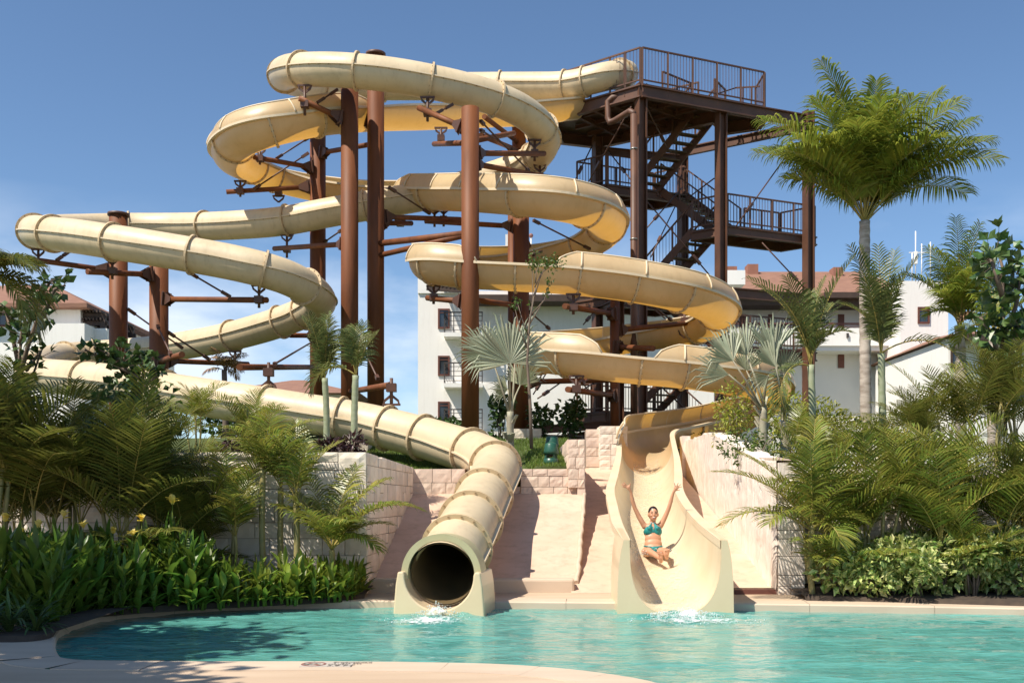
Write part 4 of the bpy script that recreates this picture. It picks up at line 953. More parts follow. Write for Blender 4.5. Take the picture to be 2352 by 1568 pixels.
def wallcore(mb, pts, ztops, zb, th_dir):
    """solid core between two plan lines"""
    a, b = [Vector((p[0], p[1], 0)) for p in pts]; t = Vector(th_dir)
    vs = [a + UP * zb, b + UP * zb, b + UP * ztops[1], a + UP * ztops[0]]; vs += [v + t for v in vs]
    mb.add(vs, [(0, 1, 2, 3), (7, 6, 5, 4), (0, 4, 5, 1), (1, 5, 6, 2), (2, 6, 7, 3), (3, 7, 4, 0)], m=1)
def stonewall(name, label, build, ms, loc):
    mb = MB(); build(mb)
    # core uses the second material index
    o = mb.build(name, [M[ms], M['mortar']], None, loc=loc); return tag(o, label, 'stone wall', kind='thing')
XW = -2.43
def wl(mb):
    zt = 2.46; x0 = -13.0
    ashlar(mb, (x0, 13.5 * K, 0), (1, 0, 0), (0, -1, 0), XW - x0, lambda s: zt, .1, (.26, .36), 3, .28, .75, rough=.012, bl=.016, pv=.03)
    wallcore(mb, [(x0, 13.5 * K + .06), (XW - .06, 13.5 * K + .06)], (zt - .02, zt - .02), -.3, (0, .5, 0))
    L_ = math.hypot(XW - xz(948, 17.7), (17.7 - 13.5) * K); d = Vector((xz(948, 17.7) - XW, (17.7 - 13.5) * K, 0)).normalized()
    nrm = d.cross(UP)
    ashlar(mb, (XW, 13.5 * K, 0), d, nrm, L_, lambda s: zt - .08 * s / L_, .1, (.24, .36), 5, .22, .5)
    wallcore(mb, [(XW - .06, 13.5 * K + .1), (xz(948, 17.7) - .06, 17.7 * K)], (zt - .02, zt - .1), -.3, (-.4, 0, 0))
stonewall('stone_wall', 'pale split stone retaining wall behind the left palms with its pink corner by the ramp', wl, 'stonew', (XW, 13.5 * K, 0))
def wm(mb):
    zt = bz(1076, 17.7); zb = 1.5
    xg0, xg1 = xz(1068, 17.7), xz(1196, 17.7); xe = xz(1304, 17.7); x0 = xz(946, 17.7)
    ashlar(mb, (x0, 17.7 * K, 0), (1, 0, 0), (0, -1, 0), xg0 - x0, lambda s: zt, zb, (.20, .30), 11, .2, .48)
    ashlar(mb, (xg1, 17.7 * K, 0), (1, 0, 0), (0, -1, 0), xz(1340, 17.7) - xg1, lambda s: zt, zb, (.20, .30), 12, .2, .48)
    wallcore(mb, [(x0, 17.7 * K + .06), (xg0, 17.7 * K + .06)], (zt - .01, zt - .01), zb - .3, (0, .3, 0))
    wallcore(mb, [(xg1, 17.7 * K + .06), (xz(1341, 17.7), 17.7 * K + .06)], (zt - .01, zt - .01), zb - .3, (0, .3, 0))
    # under the tube: low sill
    ashlar(mb, (xg0, 17.7 * K + .05, 0), (1, 0, 0), (0, -1, 0), xg1 - xg0, lambda s: 1.96, zb, (.2, .26), 14, .28, .5)
    wallcore(mb, [(xg0, 17.7 * K + .1), (xg1, 17.7 * K + .1)], (1.95, 1.95), zb - .3, (0, .25, 0))
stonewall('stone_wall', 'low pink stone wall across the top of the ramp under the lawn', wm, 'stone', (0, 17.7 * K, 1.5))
def wpost(mb):
    x0, x1 = xz(1305, 17.62), xz(1343, 17.62); zt = bz(1009, 17.7); y0 = 17.62 * K
    ashlar(mb, (x0, y0, 0), (1, 0, 0), (0, -1, 0), x1 - x0, lambda s: zt, bz(1120, 17.7), (.17, .26), 21, .14, .24)
    ln = 4.3 * K
    ashlar(mb, (x1, y0, 0), (0.02, 1, 0), (1, -.02, 0), ln, lambda s: zt - .0 * s, .7, (.22, .32), 22, .28, .5)
    ashlar(mb, (x0, y0 + ln, 0), (0, -1, 0), (-1, 0, 0), ln, lambda s: zt, bz(1076, 17.7), (.22, .32), 23, .28, .5)
    wallcore(mb, [(x0 + .06, y0 + .08), (x1 - .06, y0 + .08)], (zt - .0, zt - .0), .5, (0, ln - .1, 0))
stonewall('stone_pier', 'blocky pink stone pier between the lawn and the chute, beside the two green speakers', wpost, 'stone', (xz(1325, 17.62), 17.62 * K, 1.5))
def wback(mb):
    x0 = xz(1346, 22.1); zt = bz(985, 22.1)
    ashlar(mb, (x0, 22.1 * K, 0), (1, 0, 0), (0, -1, 0), 4.8 - x0, lambda s: zt - 1.0 * sstep(.58, .6, s), 1.8, (.22, .32), 31, .24, .5)
    wallcore(mb, [(x0, 22.1 * K + .06), (x0 + .58, 22.1 * K + .06)], (zt - .01, zt - .01), 1.0, (0, .4, 0))
    wallcore(mb, [(x0 + .58, 22.1 * K + .06), (4.8, 22.1 * K + .06)], (zt - .95, zt - .95), 1.0, (0, .4, 0))
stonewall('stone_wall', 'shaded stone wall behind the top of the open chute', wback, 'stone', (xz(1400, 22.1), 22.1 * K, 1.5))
def wr(mb):
    xa, xb = 4.38, 4.70; ya, yb_ = 13.35 * K, 21.9 * K; ln = math.hypot(yb_ - ya, .32)
    tf = lambda s: 2.30 + .95 * sstep(0, ln * .72, s)
    rw = random.Random(41); n1, n2 = 70, 26; b0 = len(mb.v); nrm_ = Vector((ya - yb_, xb - xa, 0)).normalized()
    for i in range(n1 + 1):
        s_ = ln * i / n1; P0 = Vector((xa + (xb - xa) * i / n1, ya + (yb_ - ya) * i / n1, 0))
        off = rw.uniform(-.018, .018)
        for j in range(n2 + 1): mb.v.append(P0 + nrm_ * (.02 + off + rw.uniform(-.013, .013) - (.035 if rw.random() < .035 else 0)) + UP * (.1 + (tf(s_) - .1) * j / n2 + (rw.uniform(-.02, .02) if j == n2 else 0)))
    for i in range(n1):
        for j in range(n2): mb.f.append([b0 + i * (n2 + 1) + j, b0 + i * (n2 + 1) + j + 1, b0 + (i + 1) * (n2 + 1) + j + 1, b0 + (i + 1) * (n2 + 1) + j]); mb.m.append(0); mb.sm.append(True)
    for i in range(n1):
        q = [mb.v[b0 + i * (n2 + 1) + n2], mb.v[b0 + (i + 1) * (n2 + 1) + n2]]; mb.add([q[0], q[1], q[1] + V(.42, 0, 0), q[0] + V(.42, 0, 0)], [(0, 1, 2, 3)])
    wallcore(mb, [(xa + .06, ya + .1), (xb + .06, yb_)], (2.29, 3.2), -.3, (.42, 0, 0))
    zt = bz(1216, 13.3); ashlar(mb, (xa, ya - .03, 0), (1, 0, 0), (0, -1, 0), .44, lambda s: 2.28, .1, (.26, .36), 42, .2, .44)
    ashlar(mb, (xa + .44, ya + .55, 0), (1, 0, 0), (0, -1, 0), 6, lambda s: 2.2, .1, (.28, .36), 43, .35, .8)
    wallcore(mb, [(xa + .44, ya + .62), (xa + 6.4, ya + .62)], (2.18, 2.18), -.3, (0, .4, 0))
    for q in (21.9,):
        mb.box((4.68, q * K, (2.0 + 3.28) / 2), (.22, .4, 1.5))
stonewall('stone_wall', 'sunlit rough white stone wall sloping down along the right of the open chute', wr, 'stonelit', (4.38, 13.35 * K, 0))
t = thing('wooden_trough', 'small brown wooden box channel on the terrace at the foot of the right wall', 'drain box', (3.9, 13.45 * K, .1))
mb = MB(); xa, xb = xz(1686, 13.4), xz(1786, 13.4)
mb.box(((xa + xb) / 2, 13.42 * K, bz(1360, 13.4) + .0), (xb - xa, .12, .10)); mb.build('front_board', M['wood'], t)
mb = MB(); mb.box(((xa + xb) / 2, 13.5 * K + .04, bz(1355, 13.4)), (xb - xa, .10, .05)); mb.build('lid', M['tread'], t)
# white painted nosing down the divider between the ramps
mb = MB(); pts = []
for k in range(24):
    f = k / 23; pts.append(Vector((xz(1325, Y0) * (1 - f) + xz(1341, 17.8) * f + random.uniform(-.012, .012), (Y0 + (17.6 - Y0) * f) * K, z0 + (bz(1129, 17.8) - z0) * (Y0 + (17.6 - Y0) * f - Y0) / (17.8 - Y0) + .03)))
mb.sweep(pts, [.045 + random.uniform(-.012, .012) for _ in pts], 7); tag(mb.build('ramp_nosing', M['coping']), kind='structure')
# pedestals at the column feet
for lb, uu, Yy, vt, ww in (('grey stone pedestal under the red column right of the silver fan palm', 1212, 24.9, 984, 62), ('shaded stone pedestal at the foot of the slim column, left of the chute crest', 1409, 22, 978, 62), ('stone pedestal behind the bed of dark crotons on the left lawn', 815, 21.0, 1002, 60)):
    def pd(mb):
        w_ = ww / F * Yy; x0 = xz(uu, Yy) - w_ / 2; zt_ = bz(vt, Yy); zb_ = gh(xz(uu, Yy), Yy * K) - .2
        ashlar(mb, (x0, Yy * K, 0), (1, 0, 0), (0, -1, 0), w_, lambda s: zt_, zb_, (.2, .3), int(uu), .2, .45)
        ashlar(mb, (x0, Yy * K + .9, 0), (0, -1, 0), (-1, 0, 0), .9, lambda s: zt_, zb_, (.2, .3), int(uu) + 1, .2, .45)
        ashlar(mb, (x0 + w_, Yy * K, 0), (0, 1, 0), (1, 0, 0), .9, lambda s: zt_, zb_, (.2, .3), int(uu) + 2, .2, .45)
        mb.box((x0 + w_ / 2, Yy * K + .5, (zt_ + zb_) / 2 + .005), (w_ - .06, .9, zt_ - zb_), m=1)
    stonewall('stone_pedestal', lb, pd, 'stonew', (xz(uu, Yy), Yy * K, 2.5))
# grey rail behind the lawn
t = thing('low_handrail', 'thin grey metal handrail beyond the lawn behind the green speakers', 'handrail', (xz(1290, 26), 26 * K, 2.9))
mb = MB(); mb.tube(at(1240, 999, 26), at(1340, 1002, 26), .03, n=8); mb.build('top_rail', M['chrome'], t)
for uu in (1248, 1311, 1338): mb = MB(); mb.tube(at(uu, 999, 26), at(uu, 1026, 26), .025, n=8); mb.build('post', M['chrome'], t)
# depth plate let into the near coping
pl = [wxy(688, 1530.5, .113), wxy(806, 1530.5, .113), wxy(814, 1519.5, .113), wxy(704, 1519.5, .113)]
t = thing('depth_sign', 'grey stone depth plate with a no diving symbol set in the near coping', 'sign', (pl[0].x, pl[0].y, .11))
c0 = (pl[0] + pl[2]) / 2; wv = Vector((1, 0)); W_ = (pl[1] - pl[0]).x; D_ = pl[3].y - pl[0].y
mb = MB(); mb.box((c0.x, c0.y, .1125), (W_, D_, .007)); mb.build('plate', M['plate'], t)
mb = MB(); cx = c0.x - W_ * .27; cy = c0.y; rr = D_ * .38
ringp = [V(cx + rr * math.cos(a), cy + rr * math.sin(a), .1175) for a in [2 * math.pi * k / 28 for k in range(29)]]
for p_, q_ in zip(ringp, ringp[1:]): mb.bar(p_, q_, .022, .003)
mb.bar((cx - rr * .7, cy + rr * .7, .1175), (cx + rr * .7, cy - rr * .7, .1175), .022, .003); mb.build('prohibition_ring', M['redink'], t)
mb = MB(); mb.bar((cx - rr * .5, cy - rr * .2, .1182), (cx + rr * .3, cy + rr * .25, .1182), .03, .002); mb.bar((cx + rr * .1, cy + rr * .1, .1182), (cx + rr * .6, cy + rr * .1, .1182), .02, .002); mb.box((cx - rr * .6, cy - rr * .28, .1182), (.045, .045, .002)); mb.build('diver_symbol', M['ink'], t)
def text(body, size, x, y, z, par, m):
    cu = bpy.data.curves.new('lettering', 'FONT'); cu.body = body; cu.size = size; cu.extrude = .001; o = bpy.data.objects.new('lettering', cu); COL.objects.link(o)
    bpy.context.view_layer.update(); me = bpy.data.meshes.new_from_object(o.evaluated_get(bpy.context.evaluated_depsgraph_get()))
    bpy.data.objects.remove(o); o = bpy.data.objects.new('lettering', me); COL.objects.link(o); me.materials.append(M[m]); o.parent = par; o.location = Vector((x, y, z)) - ORI[par.name]; return o
tx = c0.x + W_ * .02
for body, sz, fy in (('Profundidad', .075, .27), ('1.20 m', .10, .03), ('Depth', .075, -.20), ('3.9 FT', .10, -.44)): text(body, sz, tx + (.03 if fy > 0 else 0), c0.y + D_ * fy, .1172, t, 'ink')
# ---------------------------------------------------------------- plants
rv = random.Random(21)
def uni(a, b): return rv.uniform(a, b)
def frond(mb, p, az, el, L, bend, n=30, ll=.5, lw=.032, vee=.35, droop=.5, start=.16, sway=0, rr=.014, lm=0, rm=1, fw=.45, curl=0):
    p = Vector(p); N = 14; pts = [p]; e = el; a = az
    for i in range(N):
        f = (i + .5) / N; e = el - bend * f ** 1.25; a = az + sway * f
        pts.append(pts[-1] + Vector((math.cos(a) * math.cos(e), math.sin(a) * math.cos(e), math.sin(e))) * (L / N))
    mb.sweep(pts, [rr * (1 - .85 * i / N) for i in range(N + 1)], 5, rm)
    for k in range(n):
        s_ = start + (1 - start) * (k + .4) / n; x = s_ * N; i = min(int(x), N - 1); pos = pts[i].lerp(pts[i + 1], x - i); t = (pts[i + 1] - pts[i]).normalized()
        hz = Vector((-math.sin(a), math.cos(a), 0)); sd = hz; nv = t.cross(hz).normalized()
        if nv.z < 0 and abs(t.z) < .95: nv = -nv
        prof = (math.sin(math.pi * (.14 + .80 * s_))) ** .75
        for sg in (-1, 1):
            l = ll * prof * uni(.86, 1.1); v_ = vee + uni(-.12, .12); fwd = fw + .9 * s_ ** 3 + uni(-.08, .08)
            d = (t * fwd + sd * (sg * math.cos(v_)) + nv * math.sin(v_)).normalized(); wv = (t - d * t.dot(d)).normalized() * (lw * (.55 + .45 * prof))
            p1 = pos + d * (l * .45); dr = droop * uni(.7, 1.3); p2 = p1 + (d + Vector((0, 0, -dr))).normalized() * (l * .33); p3 = p2 + (d + Vector((0, 0, -dr * 2.2))).normalized() * (l * .26)
            b = len(mb.v); mb.v += [pos - wv * .3, pos + wv * .3, p1 + wv * .5, p1 - wv * .5, p2 + wv * .36, p2 - wv * .36, p3]
            mb.f += [[b, b + 1, b + 2, b + 3], [b + 3, b + 2, b + 4, b + 5], [b + 5, b + 4, b + 6]]; mb.m += [lm] * 3; mb.sm += [False] * 3
    return pts
def cane(mb, p, q, r0, r1, n=10, bow=0.0, m=0, seg=8, rings=0):
    p = Vector(p); q = Vector(q); side = Vector((uni(-1, 1), uni(-1, 1), 0)) * bow; pts = []; rad = []
    ns = max(seg, rings * 2)
    for i in range(ns + 1):
        f = i / ns; pts.append(p.lerp(q, f) + side * math.sin(math.pi * f)); r = r0 + (r1 - r0) * f
        rad.append(r * (1.06 if rings and i % 2 == 0 else (.97 if rings else 1)))
    mb.sweep(pts, rad, n, m); return pts
# --- areca clump templates
def areca(kind, stems, h, L, leaf, seed, nf=7, spread=.35, ll=.48, dens=22, low=True):
    global rv; rv = random.Random(seed)
    t = thing(kind, 'areca', 'palm', (0, 0, 0)); tk = MB(); cr = MB()
    for s_ in range(stems):
        a = uni(0, 6.28); r = spread * uni(.1, .6); b = V(math.cos(a) * r, math.sin(a) * r, -.1); hh = h * uni(.55, 1.05); lean = uni(.05, .22)
        tp = b + V(math.cos(a) * lean * hh, math.sin(a) * lean * hh, hh + .1)
        cane(tk, b, tp, .040, .028, 8, .04, 0, rings=7)
        k = nf + rv.randint(-1, 1); a0 = uni(0, 6.28)
        for i in range(k):
            az = a0 + 6.28 * i / k + uni(-.3, .3); el = R(uni(52, 88)); frond(cr, tp + V(0, 0, -.06), az, el, L * uni(.7, 1.08), uni(.35, 1.25), dens, ll * uni(.85, 1.1), .030, uni(.1, .6), uni(.06, .25), .2, uni(-.3, .3), .012)
    if low:
        for i in range(3): az = uni(0, 6.28); frond(cr, V(math.cos(az) * .1, math.sin(az) * .1, .15), az, R(uni(45, 75)), L * uni(.7, 1.0), uni(.8, 1.4), dens, ll, .034, .3, .4, .3, 0, .012)
    tk.build('trunk', M['cane'], t); cr.build('crown', [M[leaf], M['rachis']], t); return t
def pos(u, Y, z=.15): return Vector((xz(u, Y), Y * K, z))
TA = areca('areca_palm', 3, 1.2, 1.85, 'areca', 101, nf=4, ll=.54); TB = areca('areca_palm', 3, 1.7, 1.7, 'areca', 102, nf=4, ll=.52); TC = areca('areca_palm', 2, .9, 1.6, 'areca', 103, nf=5, ll=.5)
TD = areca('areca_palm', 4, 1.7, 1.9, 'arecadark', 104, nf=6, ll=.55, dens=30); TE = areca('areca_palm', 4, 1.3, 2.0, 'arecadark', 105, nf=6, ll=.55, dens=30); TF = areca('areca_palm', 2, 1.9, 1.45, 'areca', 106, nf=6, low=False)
used = set()
def put(T, u, Y, z, rz, sc, label, group=None):
    p_ = pos(u, Y, z)
    if T.name not in used:
        used.add(T.name); T.location = p_; T.rotation_euler = (0, 0, rz); T.scale = (sc, sc, sc); ORI[T.name] = p_; T['label'] = label
        if group: T['group'] = group
        return T
    return dup(T, p_, rz, sc, label, group)
GL, GR = 'feathery palms along the left stone wall', 'feathery palms along the right stone wall'
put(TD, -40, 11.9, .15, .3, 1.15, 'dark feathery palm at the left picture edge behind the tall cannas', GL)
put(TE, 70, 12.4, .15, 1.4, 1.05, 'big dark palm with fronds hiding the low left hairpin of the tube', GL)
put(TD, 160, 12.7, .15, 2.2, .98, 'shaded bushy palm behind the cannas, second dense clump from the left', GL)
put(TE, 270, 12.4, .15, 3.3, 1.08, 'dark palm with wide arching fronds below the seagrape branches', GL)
put(TD, 350, 12.9, .15, 4.6, .93, 'shaded palm with long yellow ribbed fronds in front of the long tube', GL)
put(TE, 440, 12.9, .15, 5.2, .72, 'half shaded palm where the left stone wall begins to show', GL)
put(TF, 520, 13.0, .15, .9, .9, 'thin sunlit palm clump against the pale wall, left of the slim bare trunks', GL)
put(TD, 20, 14.8, 2.2, 1.9, .6, 'dark palm on the upper bank behind the far left clump', GL)
put(TE, 190, 15.2, 2.2, 4.4, .5, 'dark palm on the upper bank under the left hairpin of the tube', GL)
put(TB, 455, 15.0, 2.2, 2.5, .55, 'small sunlit palm on top of the pale wall under the long tube', GL)
put(TA, 560, 15.3, 2.2, 4.0, .62, 'bushy palm on the wall top near the villa glimpsed under the tube', GL)
def slimpalm(label, u, Y, vt, zb, L, n, seed, leaf='areca', tm='cane', r=.045, elr=(60, 89), extra=(), ll=.42, bd=(.4, 1.25), cat='palm'):
    global rv; rv = random.Random(seed); b = pos(u, Y, zb); tp = at(u + uni(-3, 3), vt, Y)
    t = thing('slender_palm', label, 'palm', b); mb = MB(); cane(mb, b, tp, r * 1.15, r, 10, .03, rings=9); mb.build('trunk', M[tm], t)
    cr = MB(); a0 = uni(0, 6.28)
    for i in range(n): frond(cr, tp, a0 + 6.28 * i / n + uni(-.25, .25), R(uni(*elr)), L * uni(.75, 1.1), uni(*bd), 26, ll, .027, uni(.2, .6), uni(.25, .5), .16, uni(-.3, .3), .012)
    for az, el, L_, bd in extra: frond(cr, tp, R(az), R(el), L_, bd, 36, ll * 1.2, .034, .3, .45, .2, 0, .016)
    cr.build('crown', [M[leaf], M['rachis']], t); return t
slimpalm('slim palm with a bare grey trunk, leftmost of the three before the pale wall', 607, 12.95, 1075, .15, 1.3, 6, 31)
slimpalm('slim palm in the middle of the three bare trunks before the pale wall', 648, 13.1, 1120, .15, 1.1, 5, 32)
slimpalm('slim yellow stemmed palm, rightmost of the three bare trunks before the pale wall', 680, 12.8, 1150, .15, 1.3, 5, 33, extra=((150, 60, 1.9, 1.0),))
slimpalm('short sunlit palm with arching fronds by the corner of the stone wall', 762, 12.75, 1262, .15, 1.3, 6, 34, extra=((8, 62, 1.75, 1.55), (20, 74, 1.5, .9), (60, 80, 1.5, .6), (150, 66, 1.3, .8), (176, 55, 1.2, .7), (340, 45, .9, 1.7), (-60, 60, 1.0, 1.2)), elr=(40, 75))
slimpalm('stiff leaved palm on the wall top with a green ringed trunk, left of the pair', 747, 16.2, 868, 2.2, 1.25, 9, 36, leaf='strap', tm='ringtrunk', r=.06, elr=(72, 90), ll=.42, bd=(.1, .7))
slimpalm('green ringed palm on the wall top, right of the pair before the long tube', 816, 15.6, 862, 2.2, 1.05, 4, 37, leaf='strap', tm='ringtrunk', r=.062, elr=(74, 90), bd=(.1, .6), extra=((170, 40, 1.2, 2.4), (100, 80, 1.1, .5)))
# right side
put(TA, 1890, 13.15, .15, 2.0, .95, 'bushy palm reaching long fronds across the sunlit right wall', GR)
put(TC, 1960, 12.95, .15, .7, 1.1, 'low spreading palm with a golden stem between the pier and the shrubs', GR)
put(TB, 2010, 13.2, .15, 3.1, .9, 'palm clump with an orange stem behind the left end of the variegated shrubs', GR)
put(TA, 2085, 13.1, .15, 4.1, .98, 'dense green palm behind the middle of the variegated shrubs', GR)
put(TC, 2140, 12.9, .15, 5.0, 1.05, 'short palm with yellow green fronds just above the variegated shrubs', GR)
put(TB, 2205, 13.2, .15, 1.3, .95, 'tall palm clump left of the drooping palm at the right edge', GR)
put(TA, 2290, 13.0, .15, 2.9, 1.0, 'palm with wide glossy fronds near the right picture edge', GR)
put(TE, 2370, 12.9, .15, .4, .95, 'dark palm cut by the right picture edge', GR)
put(TC, 2240, 12.6, .15, 2.2, .8, 'little palm rising straight out of the variegated shrubs on the right', GR)
put(TA, 1850, 15.2, 2.1, 5.3, .55, 'palm on the wall top spreading fronds over the white wall', GR)
put(TC, 1925, 15.6, 2.1, 1.1, .55, 'low palm on the upper bank left of the tall coconut trunk', GR)
put(TC, 2045, 15.8, 2.1, 2.6, .6, 'upper bank palm just right of the tall coconut trunk', GR)
put(TE, 2110, 15.2, 2.1, 3.7, .62, 'darker palm on the upper bank under the plain white block', GR)
put(TA, 2185, 15.6, 2.1, 4.8, .88, 'upper bank palm below the smaller coconut palm', GR)
put(TD, 2270, 15.0, 2.1, 5.9, .78, 'dark palm on the upper bank under the broad leaved tree', GR)
put(TB, 2350, 15.4, 2.1, .6, .85, 'upper bank palm at the right edge beneath the brown roof', GR)
# feather palms above the right bank
def handpalm(name, label, u, Y, zb, vt, r, fr, leaf, tm, seed, ll=.55, lw=.04, n=34, droop=.4, rings=10, lean=0, vee=.3, cat='palm', dry=()):
    """fr: list of (u_tip_dir, v_tip, length_scale, bend, depth) fronds aimed at seen tips"""
    global rv; rv = random.Random(seed); b = pos(u + lean, Y, zb); tp = at(u, vt, Y); t = thing(name, label, cat, b)
    mb = MB(); cane(mb, b, tp, r * 1.12, r, 14, .03, rings=rings); mb.build('trunk', M[tm], t); cr = MB()
    for (ut, vt_, dp, bd) in fr:
        q = at(ut, vt_, Y) + V(0, dp, 0); d = q - tp; hyp = math.hypot(d.x, d.y); az = math.atan2(d.y, d.x); el = math.atan2(d.z, hyp)
        L_ = d.length * (1 + .06 * bd * bd) * (.97 if n > 50 else 1); frond(cr, tp + V(0, 0, uni(-.1, .05)), az + uni(-.03, .03), min(R(93), el + bd * .46), L_, bd, n, ll * uni(.88, 1.1), lw, vee + uni(-.1, .15), droop * uni(.8, 1.2), .2, uni(-.08, .08), .02)
    mats = [M[leaf], M['rachis']]; cr.build('crown', mats, t)
    if dry:
        dm = MB()
        for (ut, vt_, dp, bd) in dry:
            q = at(ut, vt_, Y) + V(0, dp, 0); d = q - tp; az = math.atan2(d.y, d.x); el = math.atan2(d.z, math.hypot(d.x, d.y)); frond(dm, tp, az, el + bd * .46, d.length, bd, n, ll, lw, .1, 1.2, .2, 0, .016)
        dm.build('dead_frond', [M['dry'], M['rachis']], t)
    return t
handpalm('areca_palm', 'thin stemmed palm at the stone pier arching fronds left across the sunlit wall', 1866, 12.8, .15, 1205, .045, [(1652, 1196, -.3, 1.3), (1640, 1080, .1, 1.05), (1705, 1030, .3, .8), (1790, 985, -.2, .6), (1880, 965, .2, .5), (1950, 1010, -.3, .8), (1990, 1095, .2, 1.1), (1965, 1190, -.4, 1.5), (1745, 1200, -.6, 1.5), (1835, 1010, -.6, .7), (1900, 1240, -.6, 1.9)], 'areca', 'cane', 57, ll=.5, lw=.03, n=30, droop=.28, rings=8, vee=.3)
# tall coconut palm
cf = [(1862, 150, -.6, .8), (1872, 215, .5, .8), (1905, 205, -.3, .5), (1945, 205, .3, .35), (1975, 215, -1.2, .35), (2010, 215, 1.0, .4), (2050, 225, -.6, .5), (2085, 235, .4, .6), (2135, 245, -.9, .75),
      (1735, 287, -.5, .95), (1745, 325, .6, 1.0), (1765, 372, -.9, 1.1), (1800, 300, 1.2, .8), (1830, 262, -1.3, .8), (1790, 345, -1.2, .95), (1815, 390, .6, 1.0), (1840, 330, 1.2, .8),
      (2190, 262, .8, .8), (2215, 296, -.7, .9), (2255, 315, .5, .95), (2292, 375, -.2, 1.1), (2262, 420, .7, 1.15), (2200, 385, -1.0, 1.0), (2235, 350, -1.2, 1.0), (2180, 330, 1.2, .8), (2150, 400, .8, .9),
      (1905, 335, -1.9, 1.3), (2108, 375, -1.8, 1.3), (1960, 290, -1.8, .9), (2030, 290, -2.0, .9), (1930, 270, 1.2, .6), (2070, 270, 1.4, .7), (1890, 300, 1.4, .8), (2120, 310, 1.5, .9), (2000, 250, .2, .3), (2150, 290, -1.6, .9), (1870, 360, -1.5, 1.0)]
handpalm('coconut_palm', 'tall windblown coconut palm with a grey ringed trunk right of the tower', 1986, 20, 2.2, 508, .125, cf, 'coco', 'bark', 51, ll=1.1, lw=.050, n=54, droop=.6, rings=26, lean=5)
fp1 = [(1708, 655, -.4, 1.2), (1740, 640, .5, .9), (1790, 650, -.5, .7), (1822, 690, .3, .5), (1880, 660, .5, .4), (1955, 600, -.3, .55), (1935, 680, .6, .7), (1945, 775, -.4, 2.0), (1815, 960, -.3, 2.9), (1900, 640, 0, .5)]
handpalm('feather_palm', 'straggly palm with a pale green trunk below the lower stair landing', 1862, 17.4, 2.2, 838, .07, fp1, 'strap', 'ringtrunk', 52, ll=.5, lw=.04, n=30, droop=.25, rings=8)
fp2 = [(1935, 575, -.4, .6), (1985, 555, .3, .3), (2008, 560, -.2, .3), (2075, 565, .4, .45), (2095, 600, -.4, .6), (1950, 690, .5, 1.2), (2190, 900, -.4, 2.3), (2080, 720, .5, 1.2), (2040, 640, -.5, .5), (1965, 640, -.5, .6)]
handpalm('feather_palm', 'straggly palm in front of the tiled roof, just right of the tall coconut trunk', 2024, 17.8, 2.2, 812, .075, fp2, 'strap', 'ringtrunk', 53, ll=.5, lw=.04, n=30, droop=.3, rings=8, lean=6)
cp2 = [(2205, 492, .2, .3), (2225, 530, -.6, .4), (2165, 560, .5, .7), (2110, 585, -.4, .9), (2090, 620, .5, 1.0), (2130, 690, -.7, 1.7), (2150, 720, .5, 2.0), (2175, 640, -1.3, 1.3), (2240, 560, .7, .6), (2272, 600, -.5, .9), (2285, 655, .5, 1.3), (2270, 720, -.5, 1.8), (2250, 660, -1.2, 1.4), (2220, 600, -1.4, .9), (2190, 580, 1.2, .6), (2230, 600, 1.2, .8)]
handpalm('coconut_palm', 'smaller coconut palm in front of the plain white block', 2204, 19.5, 2.2, 748, .115, cp2, 'coco', 'bark', 54, ll=.62, lw=.036, n=38, droop=.55, rings=12, dry=((2240, 735, -.5, 1.9),))
handpalm('coconut_palm', 'coconut palm whose trunk rises behind the broad leaved tree at right', 2283, 18.6, 2.2, 762, .105, [(2330, 640, .3, .7), (2360, 690, -.4, 1.1), (2290, 620, .4, .4), (2380, 760, .3, 1.6), (2320, 800, -.4, 2.1), (2250, 650, .6, .8), (2240, 780, .9, 2.0)], 'coco', 'bark', 55, ll=.6, lw=.036, n=34, droop=.55, rings=12)
# palm leaning into the picture at top left
handpalm('coconut_palm', 'dark palm reaching drooping fronds in at the left edge below the hairpin', -70, 14.6, 2.2, 640, .12, [(70, 598, .5, .9), (92, 640, -.4, 1.3), (85, 690, .5, 1.7), (60, 735, -.3, 2.1), (40, 600, -.8, .8), (20, 575, .8, .6), (30, 780, .4, 2.5), (-150, 560, 0, .8), (-250, 640, .5, 1.2), (-180, 760, -.5, 2.0)], 'arecadark', 'bark', 56, ll=.62, lw=.04, n=36, droop=.7, rings=12)
# --- silver fan palms
def fan(mb, base, hub, nrm, updir, r, spread=R(250), n=34, pm=1):
    base = Vector(base); hub = Vector(hub); mid = base.lerp(hub, .55) + Vector((0, 0, .06)); mb.sweep([base, mid, hub], [.035, .022, .016], 6, pm)
    f = Vector(updir).normalized(); nrm = Vector(nrm); nrm = (nrm - f * nrm.dot(f)).normalized(); sd = f.cross(nrm).normalized()
    for k in range(n):
        a = -spread / 2 + spread * k / (n - 1); d = f * math.cos(a) + sd * math.sin(a); q = nrm.cross(d).normalized()
        rr_ = r * (.80 + .2 * math.cos(a * .8)) * uni(.78, 1.06); w_ = r * .52 * math.tan(spread / n / 2) * 1.04
        dd = d + nrm * (.10 * abs(math.sin(a)) + uni(-.05, .05)); m0 = hub + dd * (rr_ * .52); b = len(mb.v)
        tip = hub + dd * rr_ + Vector((0, 0, -.16 * r * uni(.2, 1.8))); t2 = hub + dd * (rr_ * .78)
        mb.v += [hub, m0 - q * w_ - nrm * .018, m0 + nrm * .02, m0 + q * w_ - nrm * .018, t2 - q * w_ * .55, t2 + nrm * .015, t2 + q * w_ * .55, tip]
        mb.f += [[b, b + 2, b + 1], [b, b + 3, b + 2], [b + 1, b + 2, b + 5, b + 4], [b + 2, b + 3, b + 6, b + 5], [b + 4, b + 5, b + 7], [b + 5, b + 6, b + 7]]; mb.m += [0] * 6; mb.sm += [False] * 6
